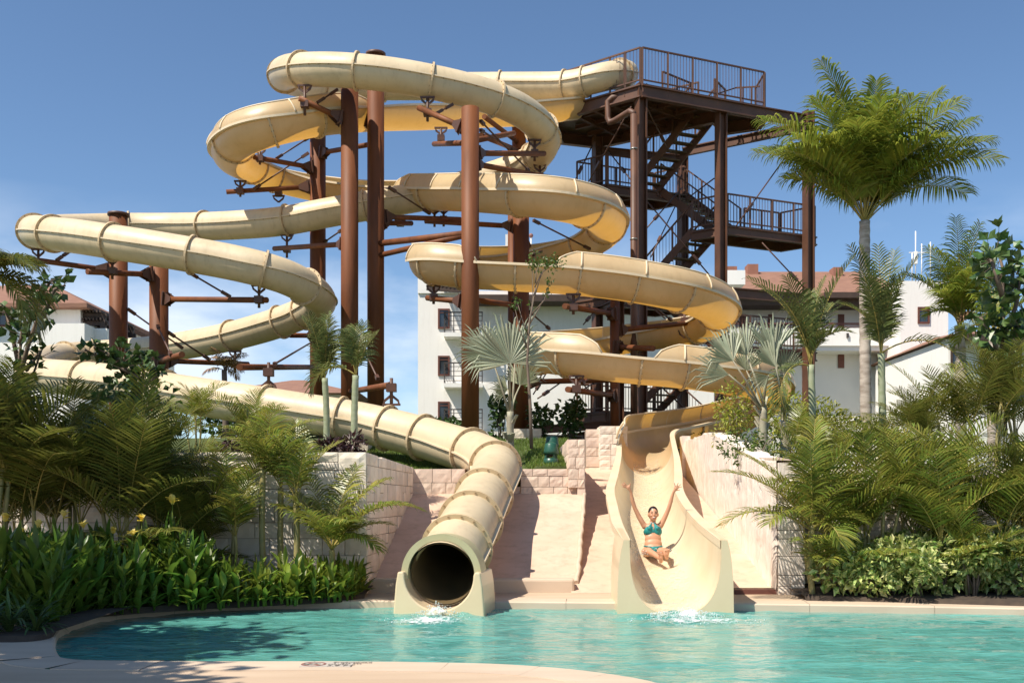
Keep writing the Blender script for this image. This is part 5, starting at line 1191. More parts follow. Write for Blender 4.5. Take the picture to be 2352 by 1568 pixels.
def fanpalm(label, u, Y, zb, vtop, fans, seed, r=.11):
    global rv; rv = random.Random(seed); b = pos(u, Y, zb); tp = at(u, vtop, Y); t = thing('silver_fan_palm', label, 'palm', b)
    mb = MB(); cane(mb, b, tp, r, r * .7, 12, .0, rings=5)
    for k in range(9):
        a = uni(0, 6.28); h = uni(.2, 1); q = b.lerp(tp, h); mb.bar(q, q + V(math.cos(a) * .2, math.sin(a) * .2, .28), .09, .03)
    mb.build('trunk', M['petiole'], t)
    cr = MB()
    for (uh, vh, dp, ut, vt_, nx_, spr) in fans:
        hub = at(uh, vh, Y) + V(0, dp, 0); tip = at(ut, vt_, Y) + V(0, dp, 0); d = tip - hub; fan(cr, tp + V(uni(-.05, .05), uni(-.05, .05), -.05), hub, V(nx_, -1, .35), d, d.length, R(spr), max(12, int(spr / 6)))
    cr.build('crown', [M['silver'], M['petiole']], t); return t
fanpalm('silver fan palm on the lawn behind the tube, in front of the white hotel', 1172, 19.3, 2.3, 945, [(1172, 840, -.5, 1158, 702, .3, 200), (1124, 806, .2, 1034, 768, .5, 175), (1166, 893, .1, 1118, 885, -.3, 130), (1185, 800, .6, 1180, 710, -.2, 160), (1195, 880, .4, 1212, 800, -.6, 150)], 61)
fanpalm('silver fan palm above the right wall with fans thrown to the left', 1753, 17.0, 2.2, 935, [(1679, 832, -.2, 1615, 752, .5, 130), (1720, 813, .2, 1672, 712, .3, 110), (1662, 867, -.5, 1568, 848, .2, 75), (1748, 870, -.6, 1705, 895, .4, 80), (1735, 840, .8, 1740, 770, 0, 110)], 62)
fanpalm('silver fan palm with upright fans, right of the one leaning left', 1802, 17.3, 2.2, 965, [(1772, 818, -.2, 1757, 705, .3, 95), (1790, 800, .4, 1790, 712, -.2, 90), (1768, 850, -.5, 1724, 770, .3, 90), (1815, 850, .5, 1830, 770, -.4, 100)], 63)
# --- leafy shrubs and trees
def leaf(mb, p, d, n_, l, w_, m=0, fold=.25):
    d = Vector(d).normalized(); n_ = Vector(n_); q = n_.cross(d)
    if q.length < 1e-3: q = Vector((1, 0, 0)).cross(d)
    q.normalize(); n_ = d.cross(q); b = len(mb.v); u_ = n_ * (w_ * fold)
    mb.v += [p, p + d * (l * .45) - q * (w_ / 2) + u_, p + d * (l * .5), p + d * (l * .45) + q * (w_ / 2) + u_, p + d * l - n_ * (l * .12)]
    mb.f += [[b, b + 2, b + 1], [b, b + 3, b + 2], [b + 1, b + 2, b + 4], [b + 2, b + 3, b + 4]]; mb.m += [m] * 4; mb.sm += [False] * 4
def rdir():
    while True:
        v = V(uni(-1, 1), uni(-1, 1), uni(-1, 1))
        if .05 < v.length < 1: return v.normalized()
def bush(name, label, cat, rad, n, l, w_, m, seed, stems=5, lumps=7, tw='twig', flower=0):
    global rv; rv = random.Random(seed); t = thing(name, label, cat, (0, 0, 0)); st = MB(); cr = MB(); rx, ry, rz_ = rad
    cl = [(V(uni(-.55, .55) * rx, uni(-.55, .55) * ry, rz_ * uni(.55, 1.55)), uni(.35, .6)) for _ in range(lumps)]
    for c, _ in cl: st.sweep([V(uni(-.06, .06), uni(-.06, .06), -.05), c * .5 + V(0, 0, .05), c], [.02, .014, .008], 5)
    for i in range(n):
        c, s_ = cl[rv.randrange(lumps)]; d = rdir(); d.z = d.z * .8 + .12; rr_ = s_ * uni(.55, 1.08) ** .5
        p = c + V(d.x * rx * rr_, d.y * ry * rr_, d.z * rz_ * rr_ * .9)
        if p.z < .03: p.z = uni(.03, .15)
        ld = (d + rdir() * .8 + V(0, 0, -.15)).normalized(); leaf(cr, p, ld, rdir() + d * .8 + V(0, 0, .8), l * uni(.7, 1.2), w_ * uni(.75, 1.2))
    st.build('stem', M[tw], t); cr.build('foliage', M[m], t)
    if flower:
        fl = MB()
        for i in range(flower):
            c, s_ = cl[rv.randrange(lumps)]; p = c + V(uni(-.2, .2), uni(-.25, -.02), rz_ * s_ * uni(.7, 1.1) + .03)
            for k in range(6): a = uni(0, 6.28); leaf(fl, p, V(math.cos(a), math.sin(a), uni(.1, .8)), V(0, 0, 1), .028, .02)
        fl.build('blossom', M['trim'] if False else M['foam'], t)
    return t
SH = [bush('variegated_shrub', 'x', 'shrub', (.48, .42, .46), 400, .175, .085, 'shrub', 70 + i, flower=5) for i in range(3)]
k = 0
for u, Y, sc in ((1925, 12.75, .95), (1985, 12.6, .9), (2045, 12.75, 1.0), (2110, 12.55, .95), (2170, 12.7, 1.02), (2235, 12.5, 1.0), (2300, 12.6, 1.05), (2362, 12.45, 1.05), (1955, 13.05, 1.0), (2020, 13.0, 1.05), (2085, 13.0, 1.12), (2150, 13.05, 1.15), (2215, 12.95, 1.15), (2275, 12.95, 1.2), (2340, 12.85, 1.2), (2410, 12.7, 1.2)):
    put(SH[k % 3], u, Y, .15, k * 1.7, sc, 'variegated green and cream shrub in the low row along the right pool edge', 'variegated shrubs by the pool'); k += 1
for u, Y, z, rad, n, m, lb, sd, l, w_ in (
    (1815, 19.0, 2.3, (1.0, .8, 1.0), 1500, 'shrublime', 'tall lime green shrub right of the upright silver fan palm', 81, .13, .05), (1900, 19.5, 2.3, (1.1, .8, .95), 1700, 'shrublime', 'lime green shrub under the white balcony, left of the coconut trunk', 82, .13, .05),
    (1960, 18.6, 2.3, (.8, .7, .75), 1100, 'shrubdark', 'glossy green shrub directly left of the coconut trunk base', 83, .13, .05), (2065, 19.4, 2.3, (1.2, .9, 1.0), 1700, 'shrublime', 'pale green shrub right of the coconut trunk below the white block', 84, .13, .045),
    (1690, 18.2, 2.3, (.55, .5, 1.1), 800, 'shrublime', 'narrow lime shrub under the leaning silver fans by the flume', 85, .12, .045), (1730, 15.9, 2.2, (.7, .5, .45), 600, 'shrubdark', 'low green shrub on top of the right wall beside the fan palm foot', 86, .1, .045),
    (1030, 25.6, 3.2, (.95, .6, .55), 420, 'broad', 'sea grape shrub before the white hotel wall, left of the red column', 87, .2, .16), (1150, 25.2, 3.2, (.4, .4, .95), 260, 'broad', 'narrow sea grape behind the silver fan palm trunk', 88, .2, .16),
    (1238, 25.4, 3.2, (.42, .4, .75), 230, 'broad', 'small sea grape just right of the thin tree stem', 89, .2, .16), (1308, 25.4, 3.2, (.5, .4, .95), 330, 'broad', 'sea grape left of the slim column before the hotel wall', 90, .2, .16),
    (560, 24.6, 3.0, (1.7, .6, .75), 650, 'broad', 'wide sea grape hedge showing above the long tube', 91, .2, .16), (660, 24.2, 3.0, (.7, .5, .85), 260, 'broad', 'sea grape near the villa roof above the long tube', 92, .2, .16), (720, 24.8, 3.0, (.5, .5, .6), 200, 'broad', 'low sea grape by the foot of the back red column', 96, .2, .16),
    (300, 16.2, 2.3, (1.05, .7, 1.0), 420, 'broad', 'sunlit sea grape with round leaves in front of the low left tube', 93, .2, .165),
    (1640, 23.5, 2.3, (.8, .6, .7), 500, 'shrubdark', 'dark shrub behind the turn of the lowest flume', 94, .15, .07), (1560, 30, 2.3, (1.6, .8, .9), 700, 'shrubdark', 'dark shrub under the tower stairs', 95, .18, .08)):
    T = bush('shrub', lb, 'shrub', rad, n, l, w_, m, sd, lumps=9); T.location = pos(u, Y, z); ORI[T.name] = T.location.copy(); 
for u, Y, lb, sd in ((752, 14.6, 'dark red croton at the wall top, left of the green ringed trunk', 97), (806, 14.4, 'dark red croton at the wall corner below the ringed trunks', 98), (530, 14.6, 'dark croton on the wall top under the long tube, by the small palms', 99)):
    T = bush('croton', lb, 'shrub', (.34, .25, .30), 240, .16, .045, 'croton', sd, lumps=6); T.location = pos(u, Y, 2.3); ORI[T.name] = T.location.copy()
def tree(name, label, u, Y, zb, branches, seed, lm, l, w_, r0=.05, per=14, spread=.35):
    global rv; rv = random.Random(seed); b = pos(u, Y, zb); t = thing(name, label, 'tree', b); tk = MB(); cr = MB()
    for pts in branches:
        q = [at(*p[:2], Y) + V(0, p[2], 0) for p in pts]; q[0] = b if pts[0][1] is None else q[0]
        tk.sweep(q, [r0 * (1 - .8 * i / len(q)) * (1 if k_ == 0 else .6) for i, k_ in zip(range(len(q)), [0] * 9)], 7)
        for i in range(1, len(q)):
            for k in range(per if i > 1 or len(q) < 3 else per // 3):
                f = uni(.2, 1); p = q[i - 1].lerp(q[i], f); d = rdir(); d.z += .15; e = p + d * uni(.05, spread); tk.sweep([p, e], [.008, .004], 4, caps=False)
                for _ in range(3): dd = (d + rdir() * .9).normalized(); leaf(cr, e, dd, rdir() + V(0, 0, .9), l * uni(.7, 1.2), w_ * uni(.8, 1.2), fold=.12)
    tk.build('trunk', M['twig'], t); cr.build('crown', M[lm], t); return t
tree('broadleaf_tree', 'broad leaved tree with large dark leaves at the right edge', 2312, 15.6, 2.2, [[(2308, 1000, 0), (2300, 850, 0), (2310, 720, .1), (2308, 610, .1), (2300, 555, .2)], [(2302, 860, 0), (2270, 780, -.2), (2235, 735, -.3)], [(2310, 760, 0), (2345, 700, .2), (2358, 620, .2)], [(2308, 700, 0), (2270, 640, -.3), (2262, 590, -.2)], [(2305, 830, 0), (2350, 770, -.3), (2375, 740, 0)]], 111, 'broad', .26, .20, .055, 15, .42)
tree('sapling', 'thin bare stemmed sapling with a leafy top before the flume coils', 1221, 18.9, 2.3, [[(1221, 1030, 0), (1218, 930, 0), (1211, 830, 0), (1216, 740, 0), (1230, 660, 0)], ], 112, 'shrubdark', .09, .05, .045, 3, .12)
sp = bpy.data.objects['sapling']; tk = MB(); cr = MB(); rv = random.Random(113)
for a_, mid, tip in (((1218, 735), (1224, 680), (1222, 610)), ((1225, 690), (1240, 640), (1258, 605)), ((1222, 720), (1250, 690), (1262, 650)), ((1228, 660), (1245, 625), (1275, 612)), ((1213, 770), (1200, 735), (1188, 690)), ((1211, 800), (1195, 760), (1182, 705)), ((1230, 650), (1232, 625), (1240, 600)), ((1216, 745), (1240, 705), (1256, 668))):
    q = [at(*a_, 18.9), at(*mid, 18.9), at(*tip, 18.9) + V(0, uni(-.3, .3), 0)]; tk.sweep(q, [.018, .012, .006], 5)
    big = tip[1] < 640
    for _ in range(60 if big else 22):
        p = q[2] + rdir() * uni(.02, .26 if big else .14); leaf(cr, p, rdir(), rdir() + V(0, 0, 1), .085, .05)
tk.build('branch', M['twig'], sp); cr.build('foliage', M['shrubdark'], sp)
tree('broadleaf_tree', 'dark broad leaved tree at the left edge in front of the hotel wing', 40, 15.8, 2.2, [[(40, 1050, 0), (36, 940, 0), (42, 850, 0), (50, 760, 0), (70, 690, 0)], [(40, 880, 0), (75, 800, -.2), (95, 740, -.2), (120, 690, -.1)], [(42, 830, 0), (15, 760, .2), (5, 700, .1)], [(60, 850, 0), (85, 800, .2), (70, 860, .1)], [(90, 750, 0), (125, 665, 0), (150, 655, 0)], [(45, 790, 0), (90, 660, .2), (115, 640, .1)]], 114, 'broad', .21, .15, .05, 9, .3)
tree('broadleaf_tree', 'round leaved sea grape branches crossing the low left tube', 330, 15.6, 2.3, [[(330, 1010, 0), (320, 930, 0), (300, 860, 0), (270, 820, 0), (215, 798, 0)], [(315, 900, 0), (300, 840, .1), (262, 805, .1)], [(320, 910, 0), (330, 850, 0), (318, 815, 0)], [(322, 900, 0), (360, 860, 0), (345, 830, .1)], [(310, 880, 0), (290, 850, -.2), (350, 880, -.2)], [(300, 860, 0), (250, 830, 0), (195, 803, 0)]], 115, 'broad', .19, .15, .04, 10, .28)
# dry palm behind the tube
t = thing('withered_palm', 'withered brown palm showing above the long tube left of the villa roof', 'palm', pos(520, 24, 3)); mb = MB(); rv = random.Random(120)
tp = at(515, 850, 24); tk = MB(); cane(tk, pos(520, 24, 3), tp, .1, .08, 8); tk.build('trunk', M['twig'], t)
for k in range(10): frond(mb, tp, uni(0, 6.28), R(uni(20, 85)), uni(.6, 1.0), uni(.8, 2.2), 20, .3, .03, .1, .9)
mb.build('crown', [M['dry'], M['twig']], t)
# --- cannas
def cannaleaf(mb, p, az, el, l, w_, bend, m=0):
    N = 6; pts = [Vector(p)]; side = V(-math.sin(az), math.cos(az), 0); b = len(mb.v)
    for i in range(N): e = el - bend * (i / N); pts.append(pts[-1] + V(math.cos(az) * math.cos(e), math.sin(az) * math.cos(e), math.sin(e)) * (l / N))
    for i, q in enumerate(pts):
        f = i / N; ww = w_ / 2 * (math.sin(math.pi * min(1, f * .93 + .07)) ** .8) * (1 if f < .999 else .05); up = V(-math.cos(az) * math.sin(el - bend * f), -math.sin(az) * math.sin(el - bend * f), math.cos(el - bend * f))
        mb.v += [q - side * ww + up * ww * .35, q, q + side * ww + up * ww * .35]
    for i in range(N):
        for j in (0, 1): mb.f.append([b + i * 3 + j, b + i * 3 + j + 1, b + i * 3 + j + 4, b + i * 3 + j + 3]); mb.m.append(m); mb.sm.append(True)
def canna(h, n, l, w_, seed, mt, flower=0, label='canna'):
    global rv; rv = random.Random(seed); t = thing('canna_plant', label, 'canna', (0, 0, 0)); st = MB(); lf = MB()
    for s_ in range(3):
        b = V(uni(-.10, .10), uni(-.09, .09), -.05); tp = b + V(uni(-.06, .06), uni(-.06, .06), h * uni(.7, .95)); st.sweep([b, b.lerp(tp, .5), tp], [.016, .013, .008], 6)
        a0 = uni(0, 6.28)
        for k in range(n): f = .12 + .85 * k / n; cannaleaf(lf, b.lerp(tp, f), a0 + k * 2.4 + uni(-.4, .4), R(uni(42, 86)), l * uni(.65, 1.15), w_ * uni(.7, 1.2), uni(.05, 1.1))
        cannaleaf(lf, tp, uni(0, 6.28), R(84), l * .75, w_ * .6, .1)
        for k in range(3): cannaleaf(lf, b + V(0, 0, .06), uni(0, 6.28), R(uni(25, 60)), l * uni(.5, .8), w_ * uni(.8, 1.1), uni(.3, 1.2))
        if flower and s_ == 0:
            ft = tp + V(0, 0, h * .34 + .16); st.sweep([tp, ft], [.008, .006], 5); fm = MB()
            for k in range(7): a = uni(0, 6.28); cannaleaf(fm, ft + V(0, 0, uni(-.03, .03)), a, R(uni(10, 80)), uni(.09, .12), .075, uni(-.2, 1.0))
            fm.build('flower', M['petal'], t)
    st.build('stem', M['canna'], t); lf.build('foliage', M[mt], t); return t
CA = [canna(.88, 11, .45, .105, 200 + i, 'canna') for i in range(3)]; CFl = [canna(.92, 11, .44, .10, 210 + i, 'canna', 1) for i in range(2)]; CS = [canna(.42, 6, .30, .075, 220 + i, 'cannasun') for i in range(3)]
rv = random.Random(300); k = 0
GC = 'canna lilies in the left pool bed'
def Yfront(u): return 1.525 * F / (lerp_table([(-400, 1470), (0, 1472), (95, 1470), (118, 1440), (150, 1424), (233, 1411), (400, 1398), (600, 1387), (780, 1378), (836, 1373)], u) - 1150)
for row in range(4):
    u = -60 + row * 11
    while u < 480:
        Y = max(Yfront(u), 9.6) + .02 + row * .42 + rv.uniform(-.08, .08)
        if row == 0 and u < 120: u += 30; continue
        if Y < 12.9: put(CA[k % 3], u, Y, .15, rv.uniform(0, 6.28), rv.uniform(.72, 1.2) * (1 - .10 * sstep(300, 480, u)), 'broad leaved canna without open flower in the shaded left pool bed', GC); k += 1
        u += rv.uniform(24, 44)
for u, Y, sc in ((12, 10.9, 1.12), (52, 10.6, .9), (92, 10.7, 1.05), (95, 10.2, .85), (150, 11.1, 1.15), (198, 10.9, .95), (258, 11.5, .95), (318, 11.3, .85), (322, 11.8, 1.1), (376, 11.9, 1.22), (440, 12.0, .78)):
    put(CFl[k % 2], u, Y, .15, rv.uniform(0, 6.28), sc, 'tall canna with a yellow flower on top in the left pool bed', 'flowering cannas'); k += 1
for row in range(3):
    u = 440 + row * 9
    while u < 832:
        Y = Yfront(u) + .0 + row * .26 + rv.uniform(-.05, .05)
        put(CS[k % 3], u, Y, .15, rv.uniform(0, 6.28), rv.uniform(.65, 1.5) * (1.1 if u < 560 else 1), 'short narrow leaved young canna at the sunny end of the left bed', 'young cannas in the sun'); k += 1
        u += rv.uniform(14, 32)
# dark strap plant
rv = random.Random(330)
for lb, u, Y in (('dark strap leaved lily at the left picture edge by the deck', 22, 9.15), ('dark strap leaved lily beside the left tip of the pool', 82, 9.2), ('dark strap leaved lily under the first cannas from the left', 50, 9.7), ('dark strap leaved lily hanging over the deck at the far left corner', -30, 9.1)):
    t = thing('strap_lily', lb, 'plant', pos(u, Y, .12)); mb = MB()
    for i in range(34): cannaleaf(mb, pos(u, Y, .12), uni(0, 6.28), R(uni(35, 85)), uni(.4, .7), .04, uni(.8, 2.0))
    mb.build('foliage', M['broad'], t)
# trees outside the frame on the left that shade the left bed
def bigtree(label, x, y, h, rx, rz_, seed, n=2900):
    global rv; rv = random.Random(seed); t = thing('shade_tree', label, 'tree', (x, y, 0)); tk = MB(); cr = MB(); tk.sweep([(x, y, -.1), (x + .1, y, h * .4), (x, y, h * .75)], [.2, .16, .1], 9)
    cl = []
    for i in range(22): d = rdir(); cl.append((V(x + d.x * rx * .75, y + d.y * rx * .75, h + d.z * rz_ * .75), uni(.7, 1.15)))
    for c, s_ in cl: tk.sweep([(x, y, h * .55), ((x + c.x) / 2, (y + c.y) / 2, (h * .6 + c.z) / 2 + .2), c], [.08, .05, .015], 5)
    for i in range(n):
        c, s_ = cl[rv.randrange(22)]; d = rdir(); p = c + d * (s_ * uni(.2, 1)); leaf(cr, p, rdir(), rdir() + V(0, 0, .6), .34, .2)
    tk.build('trunk', M['twig'], t); cr.build('crown', M['broad'], t)
bigtree('shade tree outside the left of the picture, nearest the camera', -8.6, 4.6, 6.6, 2.2, 2.6, 401)
bigtree('shade tree outside the left of the picture, middle of the row', -9.0, 8.6, 6.8, 2.2, 2.9, 402)
bigtree('shade tree outside the left of the picture, farthest of the row', -10.2, 12.6, 7.4, 2.3, 3.0, 403)
# lawn
rv = random.Random(500); mb = MB(); 
for i in range(38000):
    x = uni(-4.2, 1.68); Y = 17.85 + 4.9 * rv.random() ** 1.5; y = Y * K; z = gh(x, y); h = uni(.04, .10); a = uni(0, 6.28); w_ = .008
    b = len(mb.v); mb.v += [V(x - math.cos(a) * w_, y - math.sin(a) * w_, z), V(x + math.cos(a) * w_, y + math.sin(a) * w_, z), V(x + uni(-.04, .04), y + uni(-.04, .04), z + h)]; mb.f.append([b, b + 1, b + 2]); mb.m.append(0); mb.sm.append(False)
tag(mb.build('lawn_grass', M['grass']), 'bright green lawn grass sloping up behind the low wall', 'grass', kind='stuff')
# ---------------------------------------------------------------- speakers on the lawn
def speaker(label, u, Y):
    x = xz(u, Y); y = Y * K; z = gh(x, y) + .01; t = thing('garden_speaker', label, 'speaker', (x, y, z), 'green garden speakers')
    mb = MB(); mb.lathe((x, y, z), [(0, -.08), (.175, -.08), (.172, .02), (.160, .10), (.150, .105), (.05, .125), (0, .13)], 28); mb.build('base', M['speaker'], t)
    for k in range(4):
        a = .5 + k * math.pi / 2; mb = MB(); c = V(x + .145 * math.cos(a), y + .145 * math.sin(a), z); mb.bar(c + V(0, 0, .08), c + V(-.018 * math.cos(a), -.018 * math.sin(a), .24), .06, .028, up=V(math.cos(a), math.sin(a), 0)); mb.build('post', M['speaker'], t)
    mb = MB(); mb.lathe((x, y, z), [(.135, .20), (.168, .195), (.163, .27), (.135, .425), (.125, .44), (.06, .472), (0, .478)], 28); h = mb.build('hood', M['speaker'], t)
    mb = MB(); mb.lathe((x, y, z), [(0, .13), (.05, .16), (.09, .22), (.11, .30)], 20); mb.build('driver_cone', M['rail'], t)
speaker('front green mushroom shaped speaker on the lawn edge by the stone pier', 1265.5, 18.35)
speaker('rear green mushroom shaped speaker higher on the lawn, half hidden by the front one', 1268, 19.6)
# ---------------------------------------------------------------- rider
H = at(1501, 1264, 14.2); H.z += .0
rider = thing('person', 'smiling woman in a teal bikini sliding down the chute with both arms raised', 'person', H)
class Blob(MB):
    def cap(s, p, q, r0, r1, sq=(1, 1)):
        p = H + Vector(p); q = H + Vector(q); N = max(2, int((q - p).length / max(.01, min(r0, r1) * .7)))
        s.sweep([p.lerp(q, i / N) for i in range(N + 1)], [r0 + (r1 - r0) * i / N for i in range(N + 1)], 14); s.ball(p, r0, 14, 8); s.ball(q, r1, 14, 8)
    def ell(s, c, r, M_=None): s.ball(H + Vector(c), r, 18, 12, M=M_)
def remeshed(mb, name, mt, par, vox, sm=4):
    o = mb.build(name, mt, par); md = o.modifiers.new('r', 'REMESH'); md.mode = 'VOXEL'; md.voxel_size = vox; md.use_smooth_shade = True
    s_ = o.modifiers.new('s', 'SMOOTH'); s_.iterations = sm; s_.factor = .5
    bpy.context.view_layer.update(); dg = bpy.context.evaluated_depsgraph_get(); me = bpy.data.meshes.new_from_object(o.evaluated_get(dg)); old = o.data
    o.modifiers.clear(); o.data = me; me.name = name; bpy.data.meshes.remove(old)
    if not me.materials: me.materials.append(mt)
    me.polygons.foreach_set('use_smooth', [True] * len(me.polygons)); return o
b = Blob()
HC0 = Vector((.016, .150, .668))
def hp(c): return HC0 + Vector((0, 0, -.022)) + (Vector(c) - HC0) * 1.13
def hr(r): return tuple(x * 1.13 for x in r)
b.ell((0, .01, .03), (.170, .122, .115)); b.ell((0, .03, .11), (.158, .102, .12)); b.ell((0, .06, .20), (.147, .096, .13)); b.ell((0, .10, .31), (.155, .102, .13)); b.ell((0, .14, .41), (.145, .080, .075))
for s_ in (-1, 1):
    b.ell((.066 * s_, .050, .335), (.064, .050, .062)); b.ell((.135 * s_, .155, .43), (.055, .055, .06))
b.cap((.005, .165, .44), (.014, .145, .56), .058, .050)
b.ell(hp((.016, .150, .668)), hr((.073, .092, .104))); b.ell(hp((.016, .112, .605)), hr((.050, .060, .055))); b.ell(hp((.016, .085, .572)), hr((.024, .024, .020))); b.ell(hp((.016, .052, .650)), hr((.012, .018, .020))); b.ell(hp((.016, .062, .672)), hr((.009, .014, .025)))
for s_ in (-1, 1): b.ell(hp((.016 + .075 * s_, .15, .652)), hr((.012, .022, .032))); b.ell(hp((.016 + .036 * s_, .078, .640)), hr((.022, .018, .018)))
# arms
for ch in ([(-.150, .155, .445), (-.235, .145, .59), (-.315, .12, .75)], [(-.315, .12, .75), (-.352, .10, .86), (-.392, .055, 1.035)], [(.155, .155, .445), (.225, .14, .59), (.285, .115, .74)], [(.285, .115, .74), (.318, .10, .86), (.357, .055, 1.02)]):
    up_ = ch[0][2] < .5; r = (.050, .043, .037) if up_ else (.037, .036, .023)
    b.cap(ch[0], ch[1], r[0], r[1]); b.cap(ch[1], ch[2], r[1], r[2])
# hands: palm, four fingers with a knuckle bend, thumb from the side
def hand(w, pc, side, fs, th):
    b.cap(w, pc, .024, .028); w = Vector(w); pc = Vector(pc); b.cap(pc + Vector(side) * .020, pc - Vector(side) * .022, .022, .021)
    for root, tip, r in fs:
        root = Vector(root); tip = Vector(tip); kn = root.lerp(tip, .5) + Vector((0, -.006, .005)); b.cap(pc.lerp(root, .4), root, .012, .0105); b.cap(root, kn, .0105, .0095); b.cap(kn, tip, .0095, .008)
    b.cap(w.lerp(pc, .45), Vector(th[0]), .014, .012); b.cap(th[0], th[1], .012, .0095)
hand((-.392, .055, 1.035), (-.437, .04, 1.112), (.5, 0, .85), [((-.468, .033, 1.150), (-.522, .02, 1.196), 1), ((-.482, .032, 1.138), (-.553, .018, 1.176), 1), ((-.486, .034, 1.122), (-.560, .02, 1.150), 1), ((-.480, .036, 1.104), (-.542, .024, 1.118), 1)], ((-.408, .028, 1.140), (-.402, .02, 1.182)))
hand((.357, .055, 1.02), (.398, .04, 1.088), (.75, 0, -.6), [((.385, .034, 1.125), (.366, .02, 1.190), 1), ((.410, .032, 1.128), (.440, .018, 1.192), 1), ((.428, .032, 1.116), (.487, .018, 1.164), 1), ((.436, .034, 1.098), (.502, .02, 1.122), 1)], ((.425, .026, 1.062), (.462, .015, 1.066)))
# legs: hips - knees - crossed shins - feet with toes
b.cap((-.095, .0, -.025), (-.130, -.38, .0), .094, .062); b.cap((.095, .0, -.025), (.165, -.38, .0), .094, .062); b.ell((-.11, .03, -.02), (.10, .10, .085)); b.ell((.11, .03, -.02), (.10, .10, .085))
b.cap((-.130, -.38, .0), (-.065, -.57, -.035), .060, .053); b.cap((-.065, -.57, -.035), (.010, -.76, -.095), .053, .033)
b.cap((.165, -.38, .0), (.135, -.57, -.02), .060, .053); b.cap((.135, -.57, -.02), (.105, -.77, -.045), .053, .033)
def foot(heel, toe, sp):
    heel = Vector(heel); toe = Vector(toe); b.cap(heel, heel.lerp(toe, .55), .034, .038); b.cap(heel.lerp(toe, .5) + Vector((-.012, 0, 0)), toe + Vector((-.016, 0, 0)), .028, .020); b.cap(heel.lerp(toe, .5) + Vector((.012, 0, 0)), toe + Vector((.016, 0, 0)), .028, .020)
    for k in range(5): f = (k - 2) / 2; c = toe + Vector((.036 * f, -.012, .018 - .010 * abs(f - sp) )); b.cap(toe + Vector((.028 * f, 0, -.006)), c, .012, .0105 + (.004 if (k == 0 if sp < 0 else k == 4) else 0))
foot((.105, -.80, -.085), (.108, -.845, .045), 1); foot((.014, -.79, -.140), (.004, -.84, -.020), -1)
remeshed(b, 'body', M['skin'], rider, .0075, 5)
h = Blob(); h.ell(hp((.016, .166, .690)), hr((.080, .092, .098))); h.ell(hp((.016, .20, .665)), hr((.074, .075, .10))); h.ell(hp((.016, .255, .62)), hr((.04, .04, .06)))
remeshed(h, 'hair', M['hair'], rider, .009, 2)
tb = Blob(); tb.ell((0, .050, .345), (.085, .056, .078))
for s_ in (-1, 1): tb.ell((.068 * s_, .050, .343), (.088, .062, .088)); tb.cap((.07 * s_, .01, .39), (.024 * s_, .098, .478), .040, .010); tb.ell((.125 * s_, .095, .325), (.040, .06, .055))
remeshed(tb, 'bikini_top', M['bikini'], rider, .008, 8)
kh = Blob(); kh.ell((.004, .006, .392), (.010, .016, .032)); kh.build('keyhole', M['skin'], rider)
sb = MB(); sb.sweep([H + Vector((.022 * s, .102 - .01 * abs(s), .470 + .014 * abs(s))) for s in (-1.8, -1, 0, 1, 1.8)], .009, 6); sb.build('halter_strap', M['trim'], rider)
bb = Blob(); bb.ell((.008, -.082, .045), (.088, .052, .040)); bb.ell((.012, -.098, .005), (.050, .045, .055))
for s_ in (-1, 1): bb.cap((.06 * s_, -.098, .066), (.130 * s_, -.068, .080), .018, .013); bb.cap((.130 * s_, -.068, .080), (.165 * s_, .01, .082), .013, .012)
remeshed(bb, 'bikini_bottom', M['bikini'], rider, .007, 2)
for s_ in (-1, 1):
    e = Blob(); e.ell(hp((.016 + .029 * s_, .0725, .676)), hr((.0135, .010, .0075))); o = e.build('eye', M['eyes'], rider)
    e = Blob(); e.cap(hp((.016 + .014 * s_, .064, .698)), hp((.016 + .044 * s_, .078, .700)), .0045, .0038); e.build('eyebrow', M['hair'], rider)
e = Blob(); e.ell(hp((.018, .066, .603)), hr((.026, .014, .018))); o = e.build('mouth', M['lipsred'], rider)
e = Blob(); e.ell(hp((.018, .0555, .610)), hr((.019, .007, .006))); e.build('teeth', M['teeth'], o)
# ---------------------------------------------------------------- moving water: film on the chute, foam where slides meet the pool
def film_mat():
    m = bpy.data.materials.new('running_water'); m.use_nodes = True; nt = m.node_tree; L = nt.links; P = nt.nodes['Principled BSDF']; out = nt.nodes['Material Output']
    tc = nd(nt, 'ShaderNodeTexCoord'); mp = nd(nt, 'ShaderNodeMapping'); mp.inputs['Scale'].default_value = (1.6, .7, 1); L.new(tc.outputs['Object'], mp.inputs[0])
    nz = nd(nt, 'ShaderNodeTexNoise'); nz.inputs['Scale'].default_value = 9; nz.inputs['Detail'].default_value = 5; nz.inputs['Distortion'].default_value = 1; L.new(mp.outputs[0], nz.inputs[0])
    P.inputs['Base Color'].default_value = (.82, .76, .60, 1); P.inputs['Roughness'].default_value = .12
    bp = nd(nt, 'ShaderNodeBump'); bp.inputs['Strength'].default_value = .3; bp.inputs['Distance'].default_value = .015; L.new(nz.outputs['Fac'], bp.inputs['Height']); L.new(bp.outputs[0], P.inputs['Normal'])
    tr = nd(nt, 'ShaderNodeBsdfTransparent'); mr = nd(nt, 'ShaderNodeMapRange'); mr.inputs[1].default_value = .45; mr.inputs[2].default_value = .68; mr.inputs[3].default_value = .02; mr.inputs[4].default_value = .5
    ms = nd(nt, 'ShaderNodeMixShader'); L.new(nz.outputs['Fac'], mr.inputs[0]); L.new(mr.outputs[0], ms.inputs[0]); L.new(tr.outputs[0], ms.inputs[1]); L.new(P.outputs[0], ms.inputs[2]); L.new(ms.outputs[0], out.inputs[0]); return m
M['film'] = film_mat()
mb = MB(); n = 12; rows = list(range(iX - 12, NB))
